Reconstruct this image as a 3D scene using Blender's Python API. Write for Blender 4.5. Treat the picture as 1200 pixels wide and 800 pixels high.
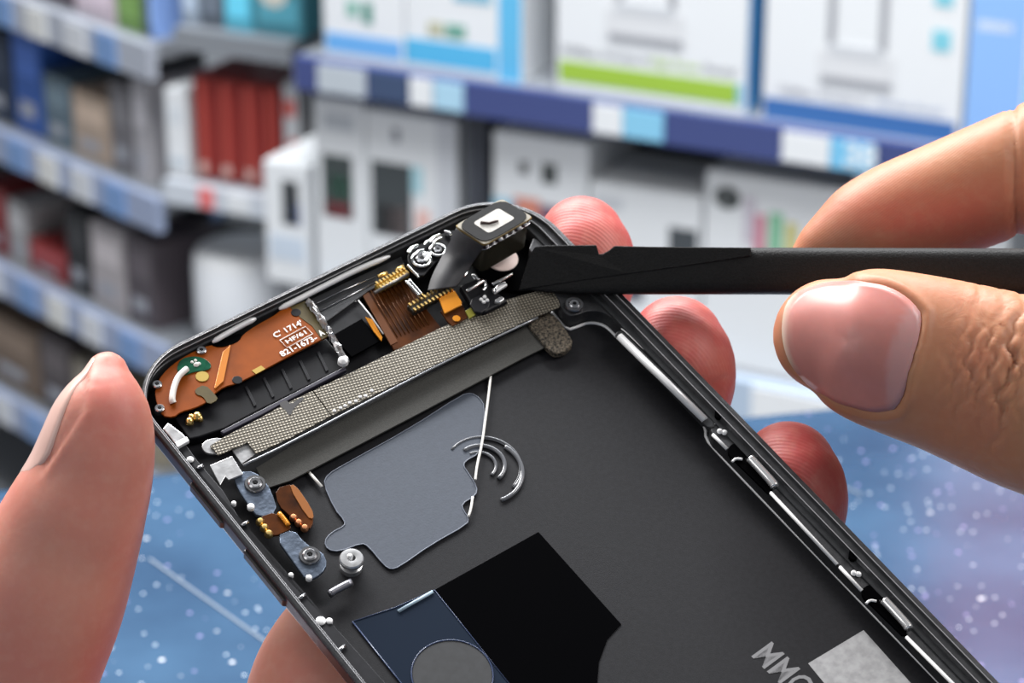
import bpy, bmesh, math, random
import numpy as np
from mathutils import Vector, Matrix
from mathutils.bvhtree import BVHTree
random.seed(7)
for o in list(bpy.data.objects): bpy.data.objects.remove(o)
SC = bpy.context.scene; COL = SC.collection
# ------------------------------------------------------------------ camera, world, lights, exposure
FPX = 3000.0; PITCH = math.radians(22.0); CZ = 1.55
CAMP = Vector((0, 0, CZ))
AX = Vector((1, 0, 0)); AF = Vector((0, math.cos(PITCH), -math.sin(PITCH))); AD = Vector((0, -math.sin(PITCH), -math.cos(PITCH)))
cd = bpy.data.cameras.new('camera'); cam = bpy.data.objects.new('camera', cd); COL.objects.link(cam); SC.camera = cam
cam.location = CAMP; cam.rotation_euler = (math.pi/2-PITCH, 0, 0)
cd.sensor_width = 36; cd.lens = FPX*36/1200; cd.clip_start = 0.01; cd.clip_end = 50
cd.dof.use_dof = True; cd.dof.focus_distance = 0.291; cd.dof.aperture_fstop = 45
SC.view_settings.view_transform = 'Standard'; SC.view_settings.look = 'None'
SC.view_settings.gamma = 1; SC.view_settings.use_curve_mapping = False; SC.view_settings.exposure = 0.0
w = bpy.data.worlds.new('world'); SC.world = w; w.use_nodes = True
w.node_tree.nodes['Background'].inputs[0].default_value = (0.93, 0.96, 1.0, 1)
w.node_tree.nodes['Background'].inputs[1].default_value = 0.20
def area(name, loc, target, size, power, col=(1, 1, 1), sy=None):
    d = bpy.data.lights.new(name, 'AREA'); d.energy = power; d.size = size; d.color = col
    if sy: d.shape = 'RECTANGLE'; d.size_y = sy
    o = bpy.data.objects.new(name, d); COL.objects.link(o); o.location = loc
    o.rotation_euler = (Vector(target)-Vector(loc)).to_track_quat('-Z', 'Y').to_euler(); return o
area('bench_lamp', (-0.55, 0.95, 2.25), (0, 0.28, 1.43), 0.55, 22, (1, 0.98, 0.95))
area('side_lamp', (0.75, 0.25, 2.15), (0.03, 0.28, 1.43), 0.45, 6, (1, 0.97, 0.94))
area('front_fill', (-0.75, -0.35, 1.95), (0, 0.28, 1.42), 0.6, 2.2, (1, 0.98, 0.96))  # added fill with no visible source, brightens palm and skin
area('ceiling_panel', (0.0, 2.0, 3.2), (0, 2.9, 0.7), 1.6, 195, (0.96, 0.98, 1))

# ------------------------------------------------------------------ pixel helpers (1200 x 800 frame)
def ray(px, py): return AF + AX*((px-600)/FPX) + AD*((py-400)/FPX)
def at(px, py, depth): return CAMP + ray(px, py)*depth
DS = 0.979   # depth factor for what touches the device
# device pose: u across, v down its length, n up out of it
PR = np.array([[0.798, 0.597, -0.087], [-0.413, 0.646, 0.643], [0.44, -0.476, 0.761]]); PT = np.array([-46.588, 3.874, 296.39])
uu, ss, vv = np.linalg.svd(PR); PR = uu@vv
def camw(c): return AX*float(c[0]) + AD*float(c[1]) + AF*float(c[2])
PH = Matrix.Identity(4)
for k, c in enumerate((PR[:, 0], -PR[:, 1], -PR[:, 2])):
    wv = camw(c)
    for r in range(3): PH[r][k] = wv[r]
po = CAMP + camw(PT)*0.001
for r in range(3): PH[r][3] = po[r]
PHI = PH.inverted()
def ph(px, py, z=0.0):
    """local device x,y,z in mm where the ray of a pixel meets height z (mm)"""
    a = PHI@CAMP; b = PHI.to_3x3()@ray(px, py)
    k = (z*0.001-a.z)/b.z
    p = a+b*k
    return Vector((p.x*1000, p.y*1000, z))
def phw(px, py, z): return PH@(ph(px, py, z)*0.001)
def lw(x, y, z): return PH@Vector((x*.001, y*.001, z*.001))

# ------------------------------------------------------------------ materials
MATS = {}
def mat(name, col, rough=0.5, metal=0.0, noise=0.0, nscale=200, bump=0.0, bscale=800, coat=0.0, trans=0.0, alpha=1.0, spec=0.5, emit=None, estr=1.0, col2=None, ior=1.45):
    if name in MATS: return MATS[name]
    m = bpy.data.materials.new(name); m.use_nodes = True; MATS[name] = m
    nt = m.node_tree; N = nt.nodes; L = nt.links; b = N['Principled BSDF']
    b.inputs['Base Color'].default_value = (*col, 1); b.inputs['Roughness'].default_value = rough; b.inputs['Metallic'].default_value = metal
    b.inputs['Coat Weight'].default_value = coat; b.inputs['Transmission Weight'].default_value = trans; b.inputs['Alpha'].default_value = alpha
    b.inputs['Specular IOR Level'].default_value = spec; b.inputs['IOR'].default_value = ior
    if emit: b.inputs['Emission Color'].default_value = (*emit, 1); b.inputs['Emission Strength'].default_value = estr
    if noise or col2 or bump:
        tc = N.new('ShaderNodeTexCoord')
    if noise or col2:
        n = N.new('ShaderNodeTexNoise'); n.inputs['Scale'].default_value = nscale; n.inputs['Detail'].default_value = 4
        L.new(tc.outputs['Object'], n.inputs['Vector'])
        r = N.new('ShaderNodeValToRGB'); L.new(n.outputs['Fac'], r.inputs[0])
        c2 = col2 if col2 else tuple(min(1, c*(1+noise)) for c in col)
        c1 = col if col2 else tuple(c*(1-noise) for c in col)
        r.color_ramp.elements[0].color = (*c1, 1); r.color_ramp.elements[1].color = (*c2, 1)
        r.color_ramp.elements[0].position = 0.35; r.color_ramp.elements[1].position = 0.65
        L.new(r.outputs[0], b.inputs['Base Color'])
    if bump:
        n2 = N.new('ShaderNodeTexNoise'); n2.inputs['Scale'].default_value = bscale; n2.inputs['Detail'].default_value = 3
        L.new(tc.outputs['Object'], n2.inputs['Vector'])
        bp = N.new('ShaderNodeBump'); bp.inputs['Strength'].default_value = bump; bp.inputs['Distance'].default_value = 0.0002
        L.new(n2.outputs['Fac'], bp.inputs['Height']); L.new(bp.outputs[0], b.inputs['Normal'])
    return m
def bsdf(m): return m.node_tree.nodes['Principled BSDF']

M_rim = mat('dark_anodised', (0.052, 0.053, 0.057), 0.34, 0.5, 0.15, 900, 0.15, 3000)
M_rimout = mat('outer_metal', (0.10, 0.095, 0.095), 0.32, 0.95, 0.1, 300)
M_floor = mat('shell_floor', (0.0145, 0.0145, 0.017), 0.50, 0.1, 0.10, 1800, 0.10, 9000, spec=.2)
M_ledge = mat('ledge_metal', (0.045, 0.046, 0.05), 0.40, 0.4, 0.15, 700, 0.2, 5000)
M_bright = mat('metal_and_glint_white', (0.85, 0.85, 0.86), 0.30, 0.15)  # near-white base paints the blown highlights on edges; also used for bright metal
M_chrome = mat('chrome', (0.85, 0.85, 0.86), 0.08, 1.0)
M_silver = mat('silver_metal', (0.62, 0.62, 0.63), 0.3, 0.8, 0.15, 900, 0.12, 1500)
M_steel = mat('screw_steel', (0.45, 0.45, 0.47), 0.25, 1.0)
M_black = mat('black_plastic', (0.006, 0.006, 0.008), 0.4, 0, 0.2, 500, spec=.25)
M_gblack = mat('gloss_black', (0.001, 0.001, 0.0014), 0.4, 0, spec=0.01)
M_dark = mat('dark_grey_plastic', (0.014, 0.014, 0.017), 0.4, 0, 0.2, 600, spec=.3)
M_flex = mat('orange_flex', (0.25, 0.055, 0.003), 0.42, 0, 0.18, 250, spec=.2)
M_flexhi = mat('orange_crease', (0.62, 0.22, 0.04), 0.3, 0.2)
M_brown = mat('brown_flex', (0.022, 0.006, 0.0015), 0.3, 0.1, spec=.2, col2=(0.085, 0.023, 0.003), nscale=300)
M_olive = mat('olive_film', (0.07, 0.05, 0.01), 0.4, 0, 0.2, 500)
M_kapton = mat('kapton_patch', (0.75, 0.28, 0.02), 0.25, 0.2, coat=0.4)
M_gold = mat('gold_contact', (0.9, 0.62, 0.22), 0.3, 1.0)
M_yellow = mat('yellow_pad', (0.40, 0.27, 0.05), 0.45, 0.3)
M_green = mat('green_resin', (0.004, 0.07, 0.035), 0.2, 0, 0.3, 900, coat=0.4)
M_white = mat('white_wire', (0.85, 0.84, 0.80), 0.35)
M_print = mat('white_print', (0.9, 0.88, 0.84), 0.6)
M_tape = mat('grey_tape', (0.048, 0.047, 0.043), 0.8, 0, 0.12, 3500, 0.2, 7000)
M_bluebr = mat('blue_grey_bracket', (0.10, 0.125, 0.17), 0.38, 0.7, 0.15, 400, 0.4, 1200)
M_film = mat('clear_adhesive_film', (0.058, 0.070, 0.096), 0.5, 0, 0.05, 1500, 0.06, 4000)
M_filmedge = mat('film_edge', (0.17, 0.19, 0.24), 0.4)
M_bfilm = mat('blue_film', (0.010, 0.017, 0.032), 0.3, 0, spec=.2)
M_bfilmedge = mat('blue_film_edge', (0.05, 0.07, 0.14), 0.25)
M_etch = mat('laser_etch', (0.33, 0.33, 0.34), 0.7, 0, 0.15, 900)
M_etchtext = mat('laser_etch_text', (0.20, 0.20, 0.21), 0.7)
M_label = mat('module_label', (0.62, 0.60, 0.56), 0.5, 0, 0.12, 1500)
M_openskin = mat('opening_skin', (1.0, 0.80, 0.74), 0.45, 0)  # pale pink paints the lit finger showing through the camera opening
M_mod = mat('module_can', (0.075, 0.068, 0.048), 0.22, 0.5)
M_grib = mat('grey_ribbon', (0.06, 0.06, 0.066), 0.5, 0.1, 0.2, 300)
M_spud = mat('black_nylon', (0.009, 0.009, 0.0095), 0.55, 0, 0.3, 3500, 0.45, 5000, spec=.3)
# woven mesh tape
M_mesh = mat('woven_mesh', (0.195, 0.174, 0.138), 0.5, 0.35)
def weave(m, sc, dark):
    nt = m.node_tree; N = nt.nodes; L = nt.links; b = N['Principled BSDF']
    tc = N.new('ShaderNodeTexCoord'); mp = N.new('ShaderNodeMapping'); mp.inputs['Rotation'].default_value = (0, 0, 0.25)
    L.new(tc.outputs['Object'], mp.inputs[0])
    ws = []
    for d in 'XY':
        wv = N.new('ShaderNodeTexWave'); wv.bands_direction = d; wv.inputs['Scale'].default_value = sc; L.new(mp.outputs[0], wv.inputs[0]); ws.append(wv)
    mu = N.new('ShaderNodeMath'); mu.operation = 'MULTIPLY'; L.new(ws[0].outputs['Fac'], mu.inputs[0]); L.new(ws[1].outputs['Fac'], mu.inputs[1])
    r = N.new('ShaderNodeValToRGB'); L.new(mu.outputs[0], r.inputs[0])
    c = b.inputs['Base Color'].default_value
    r.color_ramp.elements[0].color = (c[0]*dark, c[1]*dark, c[2]*dark, 1); r.color_ramp.elements[1].color = (c[0]*1.5, c[1]*1.5, c[2]*1.5, 1)
    r.color_ramp.elements[0].position = 0.05; r.color_ramp.elements[1].position = 0.6
    L.new(r.outputs[0], b.inputs['Base Color'])
    bp = N.new('ShaderNodeBump'); bp.inputs['Strength'].default_value = 0.7; bp.inputs['Distance'].default_value = 0.0002
    L.new(mu.outputs[0], bp.inputs['Height']); L.new(bp.outputs[0], b.inputs['Normal'])
weave(M_mesh, 800, 0.40)
M_foam = mat('speckled_foam', (0.008, 0.007, 0.006), 0.8, 0, col2=(0.16, 0.13, 0.095), nscale=3600, bump=1.0, bscale=2600)

# ------------------------------------------------------------------ object helpers
def obj(name, me, m=None, parent=None, smooth=False):
    o = bpy.data.objects.new(name, me); COL.objects.link(o)
    if m and not me.materials: me.materials.append(m)
    if parent: o.parent = parent
    if smooth:
        me.polygons.foreach_set('use_smooth', [True]*len(me.polygons))
    return o
def tag(o, label, cat, group=None, kind=None):
    o['label'] = label; o['category'] = cat
    if group: o['group'] = group
    if kind: o['kind'] = kind
    return o
def thing(name, label, cat, mw=None, group=None):
    o = bpy.data.objects.new(name, None); COL.objects.link(o); o.empty_display_size = 0.01
    if mw is not None: o.matrix_world = mw
    return tag(o, label, cat, group)
def bm_mesh(bm, name):
    me = bpy.data.meshes.new(name); bmesh.ops.recalc_face_normals(bm, faces=bm.faces); bm.to_mesh(me); bm.free(); return me
def bevel(o, wmm, seg=2, ang=40):
    md = o.modifiers.new('bevel', 'BEVEL'); md.width = wmm*.001; md.segments = seg; md.limit_method = 'ANGLE'; md.angle_limit = math.radians(ang); return o
def autosmooth(o, ang=35):
    me = o.data
    me.polygons.foreach_set('use_smooth', [True]*len(me.polygons))
    if hasattr(me, 'set_sharp_from_angle'): me.set_sharp_from_angle(angle=math.radians(ang))
    return o
def chaikin(p, it, closed=True):
    for _ in range(it):
        q = []; n = len(p)
        for i in range(n if closed else n-1):
            a, b = p[i], p[(i+1) % n]
            q += [a*.75+b*.25, a*.25+b*.75]
        p = q if closed else [p[0]]+q+[p[-1]]
    return p
def prism_mm(name, pts, th, m, parent, bev=0):
    """pts: closed outline of local mm vectors on the top face; th thickness downwards"""
    bm = bmesh.new(); n = len(pts)
    t = [bm.verts.new(p*.001) for p in pts]; b = [bm.verts.new((p-Vector((0, 0, th)))*.001) for p in pts]
    bm.faces.new(t); bm.faces.new(b[::-1])
    for i in range(n): bm.faces.new((t[i], b[i], b[(i+1) % n], t[(i+1) % n]))
    o = obj(name, bm_mesh(bm, name), m, parent)
    if bev: bevel(o, bev)
    return o
def plate(name, px, z, th, m, parent, smooth=0, bev=0.0):
    """px outline traced on height z (mm) or per-point z"""
    pts = [ph(p[0], p[1], p[2] if len(p) > 2 else z) for p in px]
    if smooth: pts = chaikin(pts, smooth)
    return prism_mm(name, pts, th, m, parent, bev)
def tube_mesh(name, pts, r, seg=8, closed=False, rs=None):
    bm = bmesh.new(); n = len(pts); rings = []
    for i, p in enumerate(pts):
        a = pts[i-1] if (i or closed) else p; b = pts[(i+1) % n] if (i < n-1 or closed) else p
        t = (b-a).normalized(); u = t.orthogonal().normalized()
        if i: u = (pu - t*pu.dot(t)).normalized()
        pu = u; v = t.cross(u); rr = rs[i] if rs else r
        rings.append([bm.verts.new(p+(u*math.cos(k*2*math.pi/seg)+v*math.sin(k*2*math.pi/seg))*rr) for k in range(seg)])
    for i in range(n if closed else n-1):
        A, B = rings[i], rings[(i+1) % n]
        for k in range(seg): bm.faces.new((A[k], A[(k+1) % seg], B[(k+1) % seg], B[k]))
    if not closed: bm.faces.new(rings[0][::-1]); bm.faces.new(rings[-1])
    return bm_mesh(bm, name)
def wire(name, px, z, rmm, m, parent, it=2, closed=False, seg=8):
    pts = [ph(p[0], p[1], p[2] if len(p) > 2 else z)*.001 for p in px]
    if it: pts = chaikin(pts, it, closed)
    return obj(name, tube_mesh(name, pts, rmm*.001, seg, closed), m, parent, True)
def lathe_mesh(name, prof, seg=24, axis=None):
    bm = bmesh.new(); rings = []
    for r, z in prof:
        if r < 1e-9: rings.append([bm.verts.new((0, 0, z))])
        else: rings.append([bm.verts.new((r*math.cos(k*2*math.pi/seg), r*math.sin(k*2*math.pi/seg), z)) for k in range(seg)])
    for A, B in zip(rings, rings[1:]):
        for k in range(seg):
            f = [A[k % len(A)], A[(k+1) % len(A)], B[(k+1) % len(B)], B[k % len(B)]]
            u = []
            for v in f:
                if v not in u: u.append(v)
            if len(u) > 2: bm.faces.new(u)
    return bm_mesh(bm, name)
def lathe(name, px, py, z, prof, m, parent, seg=24):
    """prof in mm radius,height"""
    o = obj(name, lathe_mesh(name, [(r*.001, h*.001) for r, h in prof], seg), m, parent)
    o.location = ph(px, py, z)*.001; return autosmooth(o, 20 if abs(prof[1][1]-prof[0][1]) < 1e-6 else 40)
def text_mesh(body, size, bold=0.0, ext=0.0):
    c = bpy.data.curves.new('t', 'FONT'); c.body = body; c.size = size; c.offset = bold; c.extrude = ext; c.resolution_u = 3
    t = bpy.data.objects.new('t', c); COL.objects.link(t); dg = bpy.context.evaluated_depsgraph_get()
    me = bpy.data.meshes.new_from_object(t.evaluated_get(dg)); bpy.data.objects.remove(t); return me
def box_mesh(name, x0, x1, y0, y1, z0, z1):
    bm = bmesh.new(); v = [bm.verts.new((x, y, z)) for z in (z0, z1) for y in (y0, y1) for x in (x0, x1)]
    for f in ((0, 2, 3, 1), (4, 5, 7, 6), (0, 1, 5, 4), (2, 6, 7, 3), (0, 4, 6, 2), (1, 3, 7, 5)): bm.faces.new([v[i] for i in f])
    return bm_mesh(bm, name)

# ------------------------------------------------------------------ room: floor, back wall, table
TZ = 1.31
M_wall = mat('wall_paint', (0.62, 0.68, 0.75), 0.8, 0, 0.05, 3)
M_gfloor = mat('floor_tile', (0.35, 0.36, 0.38), 0.4, 0, 0.1, 4)
def struct(name, me, m):
    o = obj(name, me, m); o['kind'] = 'structure'; return o
struct('floor', box_mesh('floor', -4, 4, -1.5, 6.1, -0.05, 0), M_gfloor)
struct('wall_back', box_mesh('wall_back', -4, 4, 6.0, 6.1, 0, 4.0), M_wall)
# speckled blue bench top
M_table = mat('blue_speckled_top', (0.07, 0.18, 0.42), 0.16, 0, ior=1.75)
nt = M_table.node_tree; N = nt.nodes; L = nt.links; b = N['Principled BSDF']
tc = N.new('ShaderNodeTexCoord')
n1 = N.new('ShaderNodeTexNoise'); n1.inputs['Scale'].default_value = 28; n1.inputs['Detail'].default_value = 5; L.new(tc.outputs['Object'], n1.inputs[0])
r1 = N.new('ShaderNodeValToRGB'); r1.color_ramp.elements[0].color = (0.015, 0.046, 0.105, 1); r1.color_ramp.elements[1].color = (0.040, 0.098, 0.185, 1)
r1.color_ramp.elements[0].position = .3; r1.color_ramp.elements[1].position = .7; L.new(n1.outputs['Fac'], r1.inputs[0])
prev = r1.outputs[0]
for sc, thr, colr in ((420, 0.09, (0.75, 0.85, 0.95)), (210, 0.06, (0.95, 0.97, 1.0)), (300, 0.09, (0.36, 0.33, 0.62))):
    vo = N.new('ShaderNodeTexVoronoi'); vo.inputs['Scale'].default_value = sc; L.new(tc.outputs['Object'], vo.inputs['Vector'])
    lt = N.new('ShaderNodeMapRange'); lt.inputs['From Min'].default_value = thr; lt.inputs['From Max'].default_value = thr+0.08
    lt.inputs['To Min'].default_value = 1; lt.inputs['To Max'].default_value = 0; L.new(vo.outputs['Distance'], lt.inputs['Value'])
    sp = N.new('ShaderNodeSeparateColor'); L.new(vo.outputs['Color'], sp.inputs[0])
    gt = N.new('ShaderNodeMath'); gt.operation = 'GREATER_THAN'; gt.inputs[1].default_value = 0.7; L.new(sp.outputs[0], gt.inputs[0])
    mm = N.new('ShaderNodeMath'); mm.operation = 'MULTIPLY'; L.new(lt.outputs[0], mm.inputs[0]); L.new(gt.outputs[0], mm.inputs[1])
    mx = N.new('ShaderNodeMix'); mx.data_type = 'RGBA'; L.new(mm.outputs[0], mx.inputs[0]); L.new(prev, mx.inputs[6]); mx.inputs[7].default_value = (*colr, 1); prev = mx.outputs[2]
L.new(prev, b.inputs['Base Color'])
def onz(px, py, z):
    r = ray(px, py); k = (z-CZ)/r.z; return CAMP+r*k
def table():
    a = onz(60, 562, TZ); c = onz(1000, 470, TZ); d = (c-a); A = a-d*3; B = c+d*2.5
    t = thing('workbench', 'blue speckled glossy workbench top under the hands and phone', 'table', Matrix.Translation((0, 0.3, 0)))
    bm = bmesh.new(); O = Vector((0, 0.3, 0))
    P = [A, B, Vector((B.x, -0.4, TZ)), Vector((A.x, -0.4, TZ))]
    top = [bm.verts.new(p-O) for p in P]; bot = [bm.verts.new(p-O-Vector((0, 0, .04))) for p in P]
    bm.faces.new(top); bm.faces.new(bot)
    for i in range(4): bm.faces.new((top[i], bot[i], bot[(i+1) % 4], top[(i+1) % 4]))
    o = obj('tabletop', bm_mesh(bm, 'tabletop'), M_table, t); bevel(o, 4, 3)
    ml = mat('bench_leg', (0.3, 0.3, 0.32), 0.4, 0.5)
    for p in P:
        q = p*0.9+(sum(P, Vector())/4)*0.1-O
        obj('leg', box_mesh('leg', q.x-.03, q.x+.03, q.y-.03, q.y+.03, 0, TZ-.04), ml, t)
    # two pale scratches across the top
    for s in (((175, 655), (315, 755)), ((870, 520), (1010, 580))):
        p0, p1 = onz(*s[0], TZ)-O, onz(*s[1], TZ)-O
        n = (p1-p0).normalized().cross(Vector((0, 0, 1)))*.0003
        bm = bmesh.new(); up = Vector((0, 0, .0002)); bm.faces.new([bm.verts.new(v+up) for v in (p0-n, p1-n, p1+n, p0+n)])
        obj('scratch', bm_mesh(bm, 'scratch'), mat('scratch', (0.13, 0.17, 0.23), 0.5), t)
table()

# ------------------------------------------------------------------ shop shelving behind the bench
def facade(p0, yaw):
    d = Vector((math.cos(yaw), -math.sin(yaw), 0)); n = Vector((-math.sin(yaw), -math.cos(yaw), 0)); mw = Matrix.Translation((p0.x, p0.y, 0))@Matrix.Rotation(-yaw, 4, 'Z')
    def f(px_, py_, off=0.0):
        r = ray(px_, py_); k = ((p0-CAMP).dot(n)+off)/r.dot(n); P = CAMP+r*k; return (P-p0).dot(d), P.z
    return mw, f
YR = math.radians(27)
MWR, FR = facade(at(745, 145, 2.55), YR)
MWM, FM = facade(at(196, 240, 3.05), YR)
MWL, FL = facade(at(196, 240, 3.05), math.radians(49))
def pmat(c, rough=.45): return mat('print_%02x%02x%02x' % tuple(int(v*255) for v in c), c, rough)
WHT = (.80, .82, .84); M_lipblue = mat('price_rail_blue', (.055, .075, .22), .4); M_shelf = mat('shelf_steel', (.30, .32, .35), .45, .3); M_gap = mat('shelf_back', (.045, .05, .06), .6)
def carton(mw, x0, x1, z0, z1, depth, col, prints, name, label, cat='box', group=None, setback=0.0, lid=None):
    """a box whose front is in the shelf's front plane; prints: (u0,u1,v0,v1,colour) in fractions of the front"""
    w_, h_ = x1-x0, z1-z0; M = mw@Matrix.Translation((x0, setback, z0))
    t = thing(name, label, cat, M, group)
    b_ = obj('carton', box_mesh('carton', 0, w_, 0, depth, 0, h_), pmat(col), t); bevel(b_, 1.5, 2)
    fl_ = obj('top_flap', box_mesh('top_flap', .004, w_-.004, .003, depth*.55, h_, h_+.0012), pmat(col), t)
    for pr in prints:
        u0, u1, v0, v1, c = pr[:5]; nm = pr[5] if len(pr) > 5 else 'print_panel'
        obj(nm, box_mesh(nm, u0*w_, u1*w_, -.0006, 0, v0*h_, v1*h_), pmat(c), t)
    return t, w_, h_
def box_text(t, body, x, z, width, col, name='lettering', bold=.01):
    me = text_mesh(body, 1.0, bold); xs = [v.co.x for v in me.vertices]; k = width/(max(xs)-min(xs)); a = min(xs)
    for v in me.vertices: v.co = Vector((x+(v.co.x-a)*k, -.0009, z+v.co.y*k))
    return obj(name, me, pmat(col), t)
def unit(mw, label): return thing('display_rack', label, 'shelving', mw)
def lip(un, x0, x1, zt, h, m, label, depth=.36):
    t = thing('shelf', label, 'shelf', un.matrix_world@Matrix.Translation((x0, 0, zt)))
    obj('shelf_board', box_mesh('shelf_board', 0, x1-x0, 0, depth, -.02, 0), M_shelf, t)
    obj('price_rail', box_mesh('price_rail', 0, x1-x0, -.012, 0, -h, 0), m, t)
    return t
def price_tag(t, x0, x1, h, c): return obj('price_tag', box_mesh('price_tag', x0, x1, -.0145, -.012, -h*.92, -h*.08), pmat(c), t)
# ---- right-hand unit
zR1 = FR(760, 122)[1]; zR1b = FR(760, 162)[1]; hR = zR1-zR1b
sL = FR(352, 100)[0]; sRr = 1.2
UR = unit(MWR, 'dark back panel and posts of the rack behind the router boxes')
zR2 = FR(900, 445)[1]
sh1 = lip(UR, sL, sRr, zR1, hR, M_lipblue, 'shelf with blue price rail carrying the router boxes')
for a, b_, c in ((488, 514, WHT), (516, 550, (.42, .66, .82)), (440, 486, (.05, .08, .16)), (702, 736, WHT), (737, 784, (.25, .58, .80)), (923, 978, WHT), (979, 1030, (.20, .55, .82)), (380, 436, (.5, .55, .6))):
    y = 122+(a-760)*.15+15; price_tag(sh1, FR(a, y)[0]-sL, FR(b_, y+(b_-a)*.15)[0]-sL, hR, c)
x = FR(985, 183)[0]-sL
me = text_mesh('38', .034, .001)
for v in me.vertices: v.co = Vector((x+v.co.x+.008, -.0150, -hR*.78+v.co.y))
obj('price_figure', me, pmat((.75, .85, .92)), sh1)
sh2 = lip(UR, sL, sRr, zR2, .045, mat('pale_rail', (.45, .55, .68), .4), 'lower shelf with pale rail carrying white boxes under the routers')
for k in range(5): price_tag(sh2, .25+.28*k, .34+.28*k, .045, WHT)
sh3 = lip(UR, sL, sRr, 1.32, .045, M_lipblue, 'blue railed shelf above the router boxes')
t = UR
obj('back_panel', box_mesh('back_panel', sL-.01, sRr, .37, .39, 0, 1.95), M_gap, t)
for x in (sL, .5, sRr): obj('post', box_mesh('post', x-.015, x+.015, .39, .42, 0, 1.95), M_shelf, t)
def rb(a, b_, y, z0, z1, depth, prints, name, label, col=WHT, setback=.01, **k):
    x0 = FR(a, y)[0]; x1 = FR(b_, y+(b_-a)*.15)[0]; return carton(MWR, x0, x1, z0, z1, depth, col, prints, name, label, setback=setback, **k)
GRY = (.42, .44, .48); CY = (.10, .48, .78); GRN = (.36, .56, .06)
H = .285
rb(374, 468, 66, zR1, zR1+H, .14, [(.03, .97, 0.02, .09, (.16, .44, .82)), (.3, .45, .16, .22, (.25, .5, .42)), (.5, .62, .14, .22, (.08, .28, .22)), (.6, .95, .3, .36, GRY), (.1, .9, .6, .9, (.55, .68, .78))], 'router_box', 'white box with a mid blue band at its foot beside a cyan-banded box')
rb(470, 607, 82, zR1, zR1+H, .075, [(0, .78, .02, .11, CY), (.80, .99, 0, 1, (.13, .50, .80)), (.2, .33, .13, .18, (.5, .5, .35)), (.35, .52, .13, .18, (.15, .38, .3)), (.42, .74, .27, .36, (.22, .50, .66)), (.1, .7, .6, .9, (.5, .6, .7))], 'router_box', 'white box with cyan foot band and a cyan stripe up its right edge')
def router_print(t, w_, h_, x0, x1, zb, ant):
    # printed router: body, shadow line and two antennas
    pm = pmat((.62, .64, .67)); pd = pmat((.36, .37, .40)); pl_ = pmat((.72, .73, .75))
    a, b_ = x0*w_, x1*w_; y0, y1 = -.0012, -.0004
    obj('router_picture', box_mesh('router_picture', a, b_, y0, y1, zb*h_, zb*h_+.030), pl_, t)
    obj('router_picture', box_mesh('router_picture', a+.004, b_-.002, y0-.0003, y1, zb*h_-.003, zb*h_+.004), pd, t)
    obj('router_picture', box_mesh('router_picture', a+.01, b_-.012, y0-.0003, y1, zb*h_+.024, zb*h_+.036), pm, t)
    for q in (.16, .84): obj('antenna_picture', box_mesh('antenna_picture', a+(b_-a)*q-.004, a+(b_-a)*q+.004, y0, y1, zb*h_+.034, h_*.95), pd, t)
t, w_, h_ = rb(646, 868, 106, zR1, zR1+H, .09, [(.02, .955, .03, .105, GRN), (.955, .985, .03, .105, (.2, .5, .65))], 'router_box', 'white router box with a lime green band and two-antenna picture')
obj('side_stripe', box_mesh('side_stripe', w_-.0002, w_+.0008, .004, .086, 0, h_), pmat((.10, .38, .74)), t)
router_print(t, w_, h_, .27, .68, .215, 1)
box_text(t, '300Mbps Wireless N', w_*.03, .038, w_*.47, (.33, .34, .36)); box_text(t, 'High Power', w_*.51, .038, w_*.26, (.40, .58, .12)); box_text(t, 'Router', w_*.79, .038, w_*.17, (.33, .34, .36))
t, w_, h_ = rb(888, 1119, 143, zR1, zR1+H, .10, [(.01, .98, 0.0, .075, (.05, .16, .42)), (.84, .93, .31, .38, (.22, .60, .72)), (.84, .93, .46, .54, (.22, .60, .72))], 'router_box', 'white router box with a dark blue foot band and grey router picture')
router_print(t, w_, h_, .28, .66, .165, 1)
box_text(t, '300Mbps Wireless N', w_*.08, .028, w_*.45, (.45, .46, .5)); box_text(t, 'Wireless Router', w_*.58, .028, w_*.34, (.40, .46, .6))
t, w_, h_ = rb(1124, 1290, 175, zR1, zR1+H, .1, [(0, .40, 0, 1, (.28, .50, .90)), (.42, 1, 0, 1, (.16, .58, .82))]+[(.05, .3, v, v+.03, (.7, .8, .95)) for v in (.55, .72, .9, .4)]+[(.5, .8, v, v+.03, (.7, .85, .95)) for v in (.5, .68, .86)], 'router_box', 'light blue and cyan box with pale text lines at the end of the router row')
# lower row
def lowrow(a, b_, ytop, label, prints, depth=.12, col=WHT, name='boxed_gadget', sb=.015, zb=None):
    x0 = FR(a, ytop+100, -sb)[0]; x1 = FR(b_, ytop+100, -sb)[0]; z1 = FR((a+b_)/2, ytop, -sb)[1]
    return carton(MWR, x0, x1, zR2 if zb is None else zb, z1, depth, col, prints, name, label, setback=sb)
DKP = (.045, .05, .055)
lowrow(312, 362, 192, 'narrow white phone accessory box with a dark window and blue corner', [(.42, .8, .50, .86, DKP), (.62, .82, .50, .68, (.10, .18, .50)), (.1, .9, .2, .4, (.6, .68, .78))])
lowrow(370, 428, 118, 'white accessory box with green and red picture window next to a taller one', [(.15, .75, .40, .72, (.06, .075, .075)), (.3, .7, .50, .62, (.10, .30, .20)), (.2, .7, .40, .48, (.40, .08, .09)), (.2, .8, .85, .93, (.55, .58, .62))])
lowrow(430, 536, 135, 'white accessory box with dark phone picture and pastel rainbow side', [(.06, .50, .36, .74, (.06, .07, .075)), (.12, .45, .36, .52, (.16, .13, .13)), (.55, .7, .30, .52, (.8, .5, .45)), (.5, .62, .6, .74, (.42, .68, .75)), (.62, .72, .15, .35, (.45, .7, .55)), (.3, .38, .85, .92, (.25, .26, .3)), (.78, 1.0, 0, 1, (.62, .64, .68))])
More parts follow.
